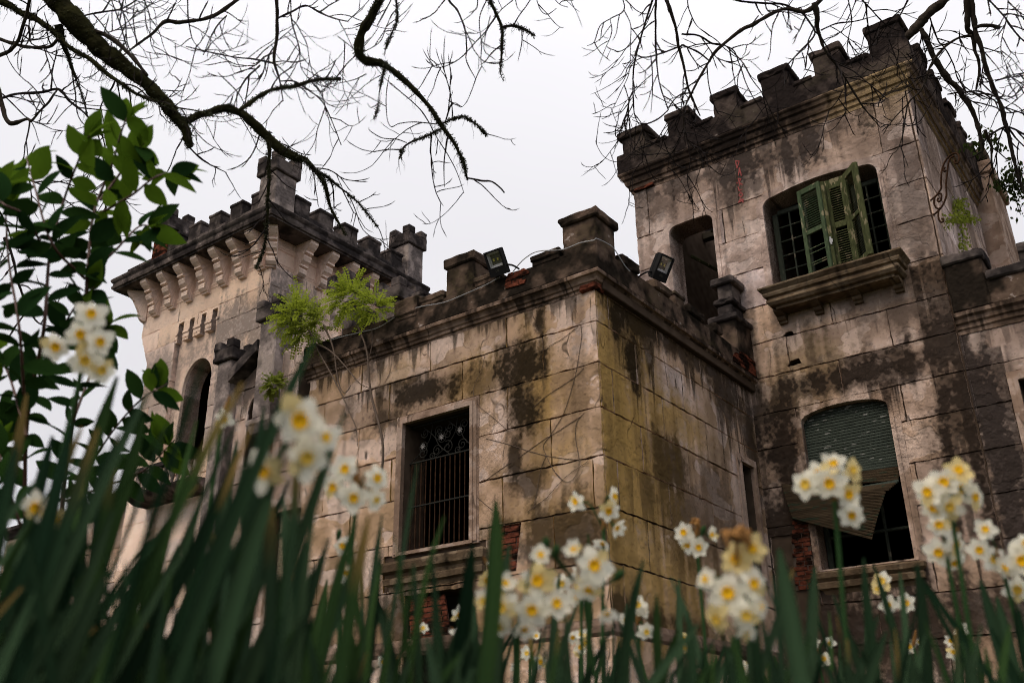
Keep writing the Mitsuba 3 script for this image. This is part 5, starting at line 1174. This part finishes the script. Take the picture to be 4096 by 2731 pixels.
sx = lambda x, y: on_side(3496 + x / 2.24, 750 + y / 2.24, 3.02)
creeper('yellowish creeper with drooping sprays on the right side of the tall tower', [[sx(770, 90), sx(745, 180), sx(780, 300), sx(790, 430), sx(805, 590)], [sx(790, 100), sx(820, 220), sx(850, 280), sx(900, 280)], [sx(930, 50), sx(960, 150), sx(990, 260), sx(1030, 400)], [sx(640, 290), sx(700, 275), sx(780, 275), sx(900, 265)], [sx(960, 60), sx(1010, 120), sx(1080, 170), sx(1140, 240)], [sx(740, 100), sx(735, 200), sx(650, 370)]], 'vine_leaf', 5, 5.5, .075)
ex = lambda x, y: at(2007.4 + x / 3.92 * .5742, 201 + y / 3.92 * .5742, 9.0)
creeper('dark leafy creeper hanging from the twigs at the right edge', [[ex(2150, 1150), ex(2180, 1300), ex(2250, 1450), ex(2260, 1600), ex(2240, 1800), ex(2300, 2000)], [ex(2120, 1300), ex(2050, 1400), ex(2130, 1560), ex(2180, 1700)], [ex(2300, 1200), ex(2330, 1400), ex(2360, 1600), ex(2340, 1750)], [ex(1430, 880), ex(1560, 870), ex(1640, 920), ex(1690, 950)], [ex(1900, 1500), ex(2000, 1480), ex(2100, 1540), ex(2250, 1560)], [ex(1700, 700), ex(1760, 760), ex(1900, 860), ex(2060, 950)], [ex(2200, 1250), ex(2120, 1480), ex(1960, 1560), ex(1880, 1420)], [ex(2330, 1300), ex(2250, 1500), ex(2310, 1700)]], 'vine_leaf_dark', 6, 2.3, .06)
t7 = lambda x, y: on_front(1650 + x / 3.92, 1600 + y / 3.92, -.035)
t3 = lambda x, y: on_front(2200 + x / 3.92, 1750 + y / 3.92, -.035)
t2 = lambda x, y: on_front(2200 + x / 3.92, 1400 + y / 3.92, -.035)
t6 = lambda x, y: on_front(1650 + x / 3.92, 1250 + y / 3.92, -.035)
t1 = lambda x, y: on_front(2200 + x / 3.92, 1050 + y / 3.92, -.035)
dv = thing('dry_tendrils', 'thin dry creeper tendrils crossing the stained front wall by the barred window', 'creeper')
for q in ([t1(480, 980), t1(495, 1150), t1(460, 1400), t2(410, 330), t2(330, 640), t2(200, 1020), t2(0, 1340), t7(2180, 540), t7(2050, 710), t7(2095, 870)], [t1(440, 1000), t1(200, 1190), t1(0, 1300), t6(2120, 560), t6(1900, 650)], [t2(530, 280), t2(380, 430), t2(0, 680), t6(2000, 1390), t7(1900, 110)], [t2(540, 975), t2(420, 1130), t2(398, 1350), t2(430, 1560), t3(455, 330), t3(440, 520), t3(350, 660), t3(250, 690), t3(120, 600), t3(0, 410)], [t2(480, 1040), t2(0, 1350), t7(2100, 590), t7(1650, 910)], [t7(1150, 600), t7(1500, 690), t7(1800, 790), t7(2095, 870), t7(2350, 910), t3(300, 335), t3(480, 350)], [t7(2095, 870), t7(2010, 1090), t7(1950, 1400), t7(1900, 1700)], [t7(2095, 870), t7(2200, 1080), t7(2350, 1250)],
          [t3(590, 370), t3(250, 610), t3(0, 880), t7(2090, 1540), t7(1800, 1750)], [t6(1130, 670), t6(1090, 870), t6(960, 1180), t6(980, 1370), t6(1080, 1500), t7(1250, 260), t7(1500, 480)], [t7(1550, 970), t7(1300, 1140), t7(1140, 1260)], [t7(930, 1430), t7(1060, 1560), t7(1250, 1720)]):
    obj('tendril', tube(smooth_path(q, 5), .0033, 4), 'dry_stem', dv)

# ---------------------------------------------------------------- narcissi
def strap(base, tip, bend, w, fold=.22, twist=.4, n=14, seed=0, kink=None):
    """A narcissus leaf: a long folded strap from the ground to its blunt tip."""
    base, tip = np.asarray(base, float), np.asarray(tip, float)
    rng = np.random.default_rng(seed)
    t = np.linspace(0, 1, n)[:, None]
    mid = (base + tip) / 2 + bend
    p = (1 - t) ** 2 * base + 2 * t * (1 - t) * mid + t ** 2 * tip
    d = np.gradient(p, axis=0)
    d /= np.linalg.norm(d, axis=1, keepdims=True)
    a0 = rng.uniform(-1.3, 1.3)
    v, f = [], []
    toc = nrmz(CAM - (base + tip) / 2)
    for i in range(n):
        s = i / (n - 1)
        a = a0 + twist * s
        u = nrmz(np.cross(d[i], toc))
        nn = np.cross(u, d[i])
        u2, n2_ = u * math.cos(a) + nn * math.sin(a), nn * math.cos(a) - u * math.sin(a)
        h = w / 2 * (1 if s < .80 else math.sqrt(max(.03, 1 - ((s - .80) / .205) ** 2)))
        v += [p[i] - u2 * h + n2_ * h * fold * 2.6, p[i], p[i] + u2 * h + n2_ * h * fold * 2.6]
    for i in range(n - 1):
        k = i * 3
        for j in (0, 1): f += [(k + j, k + 3 + j, k + 4 + j), (k + j, k + 4 + j, k + 1 + j)]
    return trimesh.Trimesh(np.array(v), np.array(f), process=False)


def leaf_colour(n):
    """Grey-green to fresh green, a paler rib and base, now and then a yellowed tip."""
    k = rng.random()
    c = np.array([.010, .027, .0135]) * (1 - k) + np.array([.040, .072, .038]) * k if rng.random() < .8 else np.array([.030, .062, .020])
    c = c * rng.uniform(.65, 1.25)
    s = np.repeat(np.linspace(0, 1, n), 3)[:, None]
    rib = np.tile([1.0, 1.5, 1.0], n)[:, None]
    out = c * rib * (1.15 - .3 * s)
    if rng.random() < .07: out = out + (np.array([.22, .15, .05]) - out) * np.clip((s - rng.uniform(.86, .95)) / .06, 0, 1)
    return out


def petal_mesh(cupped, wav):
    v, f, n = [], [], 7
    for i in range(n):
        t = i / (n - 1)
        h = .365 * math.sin(math.pi * (.10 + .90 * t) ** .95) ** .75 if i < n - 1 else .015
        z = .05 + cupped * t * t + wav * math.sin(5 * t)
        x = .13 + .87 * t
        for s in (-1, -.5, 0, .5, 1): v.append((x, h * s, z + .07 * abs(s) * math.sin(math.pi * t)))
    for i in range(n - 1):
        for j in range(4):
            a = i * 5 + j
            f += [(a, a + 5, a + 6), (a, a + 6, a + 1)]
    return mikit.ply(trimesh.Trimesh(np.array(v), np.array(f), process=False), smooth=True)


petals = [petal_mesh(.10, .04), petal_mesh(-.10, .06), petal_mesh(.26, -.06), petal_mesh(.55, .03), petal_mesh(-.30, .05), petal_mesh(.02, -.05)]
a = np.linspace(0, 2 * np.pi, 25)[:-1]
cv, cf = [], []
for r_, z_ in ((.07, .02), (.17, .06), (.22, .14), (.26, .22), (.295, .25), (.25, .235), (.14, .15), (.01, .13)):
    for k, t in enumerate(a): cv.append((r_ * (1 + (.06 * math.sin(6 * t) if z_ > .25 else 0)) * math.cos(t), r_ * (1 + (.06 * math.sin(6 * t) if z_ > .25 else 0)) * math.sin(t), z_))
for i in range(7):
    for k in range(24):
        p_, q_ = i * 24 + k, i * 24 + (k + 1) % 24
        cf += [(p_, q_, q_ + 24), (p_, q_ + 24, p_ + 24)]
cup_ply = mikit.ply(trimesh.Trimesh(np.array(cv), np.array(cf), process=False), smooth=True)


def flower(parent, c, face, R_, rng, hub, style='open'):
    """One floret: a green tube from the umbel, six separate petals and the yellow cup."""
    face = nrmz(face)
    back = c - face * R_ * .55
    m = smooth_path([hub, hub * .4 + back * .6 + UP * .012, back, c + face * R_ * .05], 4)
    fl = obj('flower', tube(m, np.interp(np.arange(len(m)), [0, len(m) * .55, len(m) * .7, len(m) - 1], [.0016, .0016, .0032, .0022]) * R_ / .018, 6), 'green_stem', parent, smooth=True)
    x = nrmz(np.cross(face, UP + rng.normal(0, .2, 3)))
    base = frame(c, x, face, R_)
    a0 = rng.uniform(0, 1)
    for k in range(6):
        an, sc_ = a0 + k * math.pi / 3 + rng.normal(0, .10), rng.uniform(.84, 1.08)
        M = np.eye(4)
        M[:2, :2] = np.array([[math.cos(an), -math.sin(an)], [math.sin(an), math.cos(an)]]) * sc_
        M[2, 3] = .02 * (k % 2)
        copy_of('petal', petals[3] if style == 'closed' else petals[(0, 1, 2, 4, 5)[rng.integers(5)]], 'petal_yellowed' if style == 'old' or (rng.random() < .10) else 'petal', base @ M, fl)
    copy_of('cup', cup_ply, 'cup_pale' if rng.random() < .3 else 'cup', base, fl)


def withered(parent, c, r_, rng, hub):
    ms = [tube(smooth_path([hub, (hub + c) / 2 + UP * .008, c], 4), .0018, 5)]
    for _ in range(9):
        d = nrmz(rng.normal(0, 1, 3) + [0, 0, -.2])
        ms.append(tube(smooth_path([c, c + d * r_ * .6 + rng.normal(0, .002, 3), c + d * r_ + [0, 0, -r_ * .4]], 4), np.linspace(.004, .0012, 9), 5))
    obj('withered_flower', cat(ms), 'withered', parent, smooth=True, label='withered brown papery flower')


def bud(parent, c, d, L, hub):
    d = nrmz(d)
    obj('bud', tube([hub, c - d * L * .5, c - d * L * .1, c + d * L * .3, c + d * L * .6], [.0016, .0018, .0042, .0045, .0008], 6), 'green_stem', parent, smooth=True, label='closed greenish bud')


rng = np.random.default_rng(5)


def foot(p, dx, dy=0.0):
    q = p + RH * dx + FH * dy
    return np.array([q[0], q[1], float(ground_z(q[0], q[1])) - .01])


def narcissus(label, depth, fl, stem_end, leaves=(), group='flowering narcissi in the foreground', extra=()):
    """fl: (x, y, diameter, look-right, look-up, style) per floret, in reading pixels; stem_end: the x drift of the stalk down to the ground, in metres."""
    t = thing('narcissus', label, 'narcissus', group)
    cx, cy = np.mean([f_[0] for f_ in fl]), np.mean([f_[1] for f_ in fl])
    hub = at(cx, max(f_[1] for f_ in fl) * .5 + cy * .5, depth + .012)
    ft = foot(hub, stem_end)
    obj('stem', tube(smooth_path([ft, ft * .5 + hub * .5 + RH * rng.uniform(-.01, .01), hub], 6), np.linspace(.0034, .0026, 13), 8), 'green_stem', t, smooth=True)
    sp_ = nrmz(UP + RH * rng.uniform(-.5, .5) - FW * .2)
    obj('spathe', tube([hub - sp_ * .004, hub + sp_ * .012, hub + sp_ * .035], [.003, .0045, .001], 5), 'withered', t, smooth=True)
    for x, y, dia, lr, lu, style in fl:
        dd = depth + rng.uniform(-.018, .018)
        c = at(x, y, dd)
        R_ = dia * .53 * PXD * dd * rng.uniform(.88, 1.1)
        face = -nrmz(c - CAM) + RH * lr + UP * lu + rng.normal(0, .08, 3)
        if style == 'dead': withered(t, c, R_ * .9, rng, hub)
        elif style == 'bud': bud(t, c, UP + RH * lr, R_ * 1.6, hub)
        else: flower(t, c, face, R_, rng, hub, style)
    for (tx, ty, dx, w) in leaves:
        dd = depth + rng.uniform(-.06, .06)
        tip = at(tx, ty, dd)
        b = foot(tip, dx, rng.uniform(-.03, .05))
        obj('leaf', strap(b, tip, RH * rng.uniform(-.03, .03) + UP * rng.uniform(0, .02), w, seed=int(tx + ty), twist=rng.uniform(-.6, .6)), 'strap_leaf', t, smooth=True, color=leaf_colour(14))


o = 'open'
narcissus('narcissus with six blurred blooms high in front of the leafy shrub', 1.06, [(130, 797, 76, -.3, .0, o), (185, 768, 76, 0, .1, o), (208, 722, 70, .2, .2, o), (228, 785, 66, .4, 0, o), (195, 828, 74, 0, -.1, o), (232, 850, 70, .3, -.2, o)], -.06, [(270, 865, -.10, .016), (60, 905, .02, .015), (330, 960, -.12, .016), (120, 1000, -.05, .017)])
narcissus('narcissus with the biggest blurred blooms, left of the barred window', .72, [(690, 967, 118, .0, .05, o), (702, 1050, 112, .1, -.25, o), (612, 1080, 104, -.75, -.2, o), (745, 1005, 80, .9, .1, o)], -.01, [(728, 775, -.12, .015), (560, 880, -.13, .017), (640, 1090, -.10, .018), (470, 830, -.08, .017)])
narcissus('narcissus whose five blooms overlap the lower left of the barred window', 1.05, [(792, 1078, 72, -.1, .1, o), (812, 1143, 80, .0, -.1, o), (768, 1118, 64, -.6, 0, o), (864, 1098, 62, .6, .1, o), (862, 1146, 58, .8, -.3, o)], -.03, [(960, 1065, -.09, .016), (880, 1180, -.06, .016)])
narcissus('narcissus with two faded blooms low at the left edge', .98, [(88, 1165, 82, -.5, .1, o), (122, 1190, 66, .6, -.3, 'old')], -.05, [(25, 1080, -.06, .018), (205, 1120, -.12, .017), (160, 1210, -.10, .017)])
narcissus('narcissus with one bloom half hidden behind leaves before the left tower', 1.35, [(512, 962, 54, .75, -.3, o)], -.02, [(545, 1010, -.05, .014)])
narcissus('narcissus with two small blooms below the barred window', 1.55, [(788, 1252, 50, -.3, 0, o), (795, 1312, 44, .3, -.7, 'closed'), (778, 1228, 30, .2, .4, 'bud')], .0, [(830, 1290, -.03, .014), (752, 1330, -.06, .015)])
narcissus('narcissus with loose white blooms at the foot of the sharp wall corner', 1.5, [(1325, 1152, 54, -1.2, .2, o), (1408, 1140, 50, 1.3, .1, o), (1398, 1172, 54, .2, -.4, o), (1415, 1210, 46, 1.0, -.5, 'closed'), (1385, 1245, 46, -.3, -1.0, 'closed')], -.01, [(1350, 1225, -.05, .013)])
narcissus('narcissus with a full head of blooms right of the patch of bare brick', .98, [(1233, 1335, 84, .05, .05, o), (1152, 1396, 88, -.1, 0, o), (1222, 1400, 80, 0, -.05, o), (1276, 1386, 72, .4, .05, o), (1112, 1378, 62, -.9, 0, o), (1146, 1436, 66, -.1, -.6, o), (1240, 1275, 48, .2, .6, o), (1160, 1340, 56, .5, .5, 'closed'), (1205, 1440, 56, .2, -.9, 'closed')], -.02, [(1170, 1250, -.04, .015), (1280, 1440, -.04, .017), (1060, 1420, -.03, .017)])
narcissus('narcissus with two round blooms and buds just below the wall corner', 1.0, [(1365, 1298, 84, .0, .05, o), (1352, 1350, 74, -.1, -.6, o), (1318, 1262, 46, -.6, .5, 'closed'), (1393, 1405, 60, .3, -1.1, 'closed'), (1255, 1248, 34, -.2, .5, 'bud'), (1278, 1265, 30, 0, .4, 'bud'), (1420, 1322, 40, 1.0, -.1, 'bud'), (1330, 1345, 52, -.8, -.1, o)], .03, [(1480, 1285, -.09, .016), (1300, 1400, -.02, .016), (1395, 1440, .02, .016)])
narcissus('narcissus with a small mixed head of white and brown blooms left of the narrow window', 1.5, [(1572, 1222, 46, -.5, .1, o), (1604, 1256, 46, .1, -.1, o), (1580, 1250, 44, -.3, -.3, o), (1632, 1228, 38, .9, .1, 'closed'), (1600, 1196, 40, 0, .5, 'dead'), (1615, 1218, 26, .3, .3, 'bud')], .0, [(1560, 1330, -.03, .013)])
narcissus('narcissus with a large tall head topped by a brown withered bloom', .86, [(1672, 1362, 92, -.05, .05, o), (1690, 1285, 80, -.2, .15, 'old'), (1728, 1340, 84, .35, .05, o), (1712, 1412, 84, .1, -.2, o), (1648, 1420, 70, -.5, -.3, 'old'), (1742, 1392, 64, .8, -.1, o), (1690, 1228, 66, 0, .3, 'dead'), (1725, 1262, 74, .5, .3, 'old'), (1622, 1330, 60, -.9, .2, o), (1715, 1445, 54, .1, -.9, 'closed')], -.02, [(1790, 1260, .01, .016), (1760, 1480, -.02, .017), (1640, 1480, -.02, .017)])
narcissus('narcissus with six blooms in front of the fallen roller shutter', 1.1, [(1853, 1112, 76, -.5, .05, o), (1906, 1110, 76, -.02, .05, o), (1915, 1066, 66, .0, .4, o), (1948, 1136, 70, .2, 0, o), (1956, 1182, 62, .2, -.2, o), (1955, 1080, 56, .8, .2, 'old'), (1880, 1086, 56, -.4, .3, o)], -.01, [(1985, 1280, .0, .015), (1870, 1300, -.03, .015)])
narcissus('narcissus with a dense head of blooms on the dark right-hand wall', 1.12, [(2132, 1130, 76, -.5, .1, o), (2168, 1108, 74, -.05, .2, o), (2205, 1122, 74, .25, .1, o), (2182, 1163, 72, .05, -.15, o), (2236, 1142, 64, .7, .0, o), (2200, 1082, 60, .1, .5, 'old'), (2145, 1165, 60, -.4, -.3, o)], -.02, [(2105, 1290, -.02, .016), (2250, 1330, .02, .016)])
narcissus('narcissus with three blooms hanging below the dense head on the right', 1.18, [(2156, 1205, 60, -.05, .0, o), (2156, 1268, 76, -.1, -.05, o), (2192, 1250, 56, .8, .0, o), (2190, 1290, 56, .5, -.6, o)], .0, [(2200, 1400, -.02, .016)])
narcissus('narcissus with a descending row of blooms at the right edge', 1.22, [(2262, 1216, 56, .1, .3, o), (2250, 1262, 54, -.2, .0, o), (2284, 1284, 54, .0, -.1, o), (2310, 1302, 54, .2, 0, o), (2336, 1352, 74, .0, -.1, o), (2344, 1288, 74, .3, .1, o), (2355, 1250, 60, .4, .3, o)], .02, [(2290, 1370, -.01, .016), (2330, 1440, .0, .016)])
narcissus('narcissus with three small distant blooms under the arched window', 1.75, [(2026, 1334, 48, .1, .1, o), (2040, 1388, 44, -.1, -.1, o), (2080, 1384, 46, .4, .0, o), (2015, 1352, 30, -.8, 0, 'old'), (2038, 1420, 26, 0, -.5, 'bud')], .0, [(1990, 1400, -.04, .015)])
narcissus('narcissus with a single small bloom low under the right wing', 2.0, [(2088, 1484, 38, .2, .1, o), (2108, 1474, 20, .6, .2, 'closed')], .0, [(2110, 1500, -.02, .014)])
narcissus('far small narcissus with a column of blooms in the gap at lower left', 3.0, [(330, 1368, 26, .1, 0, o), (324, 1402, 26, -.3, 0, o), (332, 1430, 26, .3, -.2, o), (322, 1450, 24, .0, -.4, o)], .0, [])
narcissus('far small narcissus with two blooms low behind the leaves left of centre', 2.6, [(752, 1408, 32, .0, .1, o), (735, 1432, 22, -.6, 0, 'closed')], .0, [])
narcissus('far narcissus with three small blooms at the bottom centre', 2.4, [(1210, 1500, 32, .0, .1, o), (1240, 1520, 34, .3, 0, o), (1185, 1530, 30, -.4, -.2, o), (1232, 1460, 22, .1, .5, 'closed')], .0, [])
narcissus('far narcissus with small blooms at the bottom edge left of centre', 2.2, [(880, 1520, 34, .0, .1, o), (905, 1556, 34, .3, 0, o), (845, 1548, 30, -.4, -.2, o), (972, 1442, 30, .1, .2, o)], .0, [])

for i_, (x, y, dd_) in enumerate([(1060, 1440, 1.9), (1330, 1470, 2.1), (1450, 1420, 1.8), (1120, 1330, 1.5), (1300, 1330, 1.6), (640, 1420, 2.3), (1560, 1490, 2.2), (1700, 1530, 2.0), (1880, 1500, 2.3), (2200, 1470, 2.1), (420, 1520, 2.2)]):
    sz_ = 78 / dd_
    narcissus(('small white narcissus low among the leaves, number %s from the left of its kind' % ['fifth', 'eighth', 'ninth', 'sixth', 'seventh', 'second', 'tenth', 'eleventh', 'twelfth', 'last', 'first'][i_]).replace(', number', ', the'), dd_,
              [(x + rng.normal(0, sz_ * .55), y + rng.normal(0, sz_ * .5), sz_ * rng.uniform(.75, 1.1), rng.normal(0, .5), rng.normal(0, .3), ['open', 'open', 'closed', 'old'][rng.integers(4)]) for _ in range(rng.integers(3, 6))], rng.normal(0, .03), [(x + rng.normal(0, 40), y - rng.uniform(-20, 60), rng.normal(-.02, .05), .012)])

# leafy narcissi without a bloom: one plant after another, each with its own straps
n_leafy = 0


def clump(cx, depth, tips, where='between the blooming ones in the middle'):
    global n_leafy
    t = thing('leafy_narcissus', 'flowerless narcissus, a tuft of dark strap leaves ' + where, 'narcissus', 'flowerless narcissi ' + where)
    for tx, ty, dx, w in tips:
        dd = depth + rng.uniform(-.07, .07)
        tip = at(tx, ty, dd)
        b = foot(tip, dx, rng.uniform(-.03, .06))
        obj('leaf', strap(b, tip, RH * rng.uniform(-.06, .06) + UP * rng.uniform(-.01, .04), w, seed=int(tx * 3 + ty), twist=rng.uniform(-1.3, 1.3)), 'strap_leaf', t, smooth=True, color=leaf_colour(14))


def scatter(n, x0, x1, y0, y1, d0, d1, lean, where, w=(.008, .0125), per=5, spread=55):
    for _ in range(n):
        x, d = rng.uniform(x0, x1), rng.uniform(d0, d1)
        k = 1 / d
        clump(x, d, [(x + rng.normal(0, spread * k), rng.uniform(y0, y1), rng.normal(-lean, .085), rng.uniform(*w)) for _ in range(per)], where)


scatter(7, -40, 330, 960, 1230, .78, 1.1, .09, 'standing tall before the shrub at far left', per=3)
scatter(11, 230, 680, 880, 1200, .78, 1.1, .09, 'rising in front of the left tower', per=3)
scatter(21, -20, 700, 1180, 1440, .75, 1.05, .07, 'of middle height in the left foreground', per=4)
scatter(6, 640, 1000, 1200, 1430, .85, 1.15, .04, 'before the barred window', per=3)
scatter(5, 900, 1500, 1340, 1490, .95, 1.25, .03, 'below the sharp corner of the pavilion', per=3)
scatter(11, 1450, 2370, 1290, 1500, .95, 1.35, .02, 'in front of the shadowed right-hand walls', per=4)
scatter(8, 1100, 2370, 1430, 1560, .85, 1.1, .02, 'low along the right of the bottom edge', per=4)
scatter(10, 0, 2350, 1380, 1540, 1.4, 2.4, .04, 'small and farther back in the bed', per=4, spread=60)
scatter(32, -60, 740, 1310, 1510, .68, .95, .06, 'nearest the lens at lower left', per=4)
scatter(12, 700, 2380, 1440, 1560, .72, .95, .03, 'nearest the lens along the bottom edge', per=4)
clump(1000, .95, [(1138, 1150, -.09, .017), (1022, 1186, -.03, .015), (1085, 1250, -.06, .016), (990, 1250, -.03, .016)])
clump(900, 1.0, [(952, 1290, -.03, .016), (905, 1230, .02, .016), (1130, 1330, -.02, .017)])
scene['camera'] = scene.pop('camera')
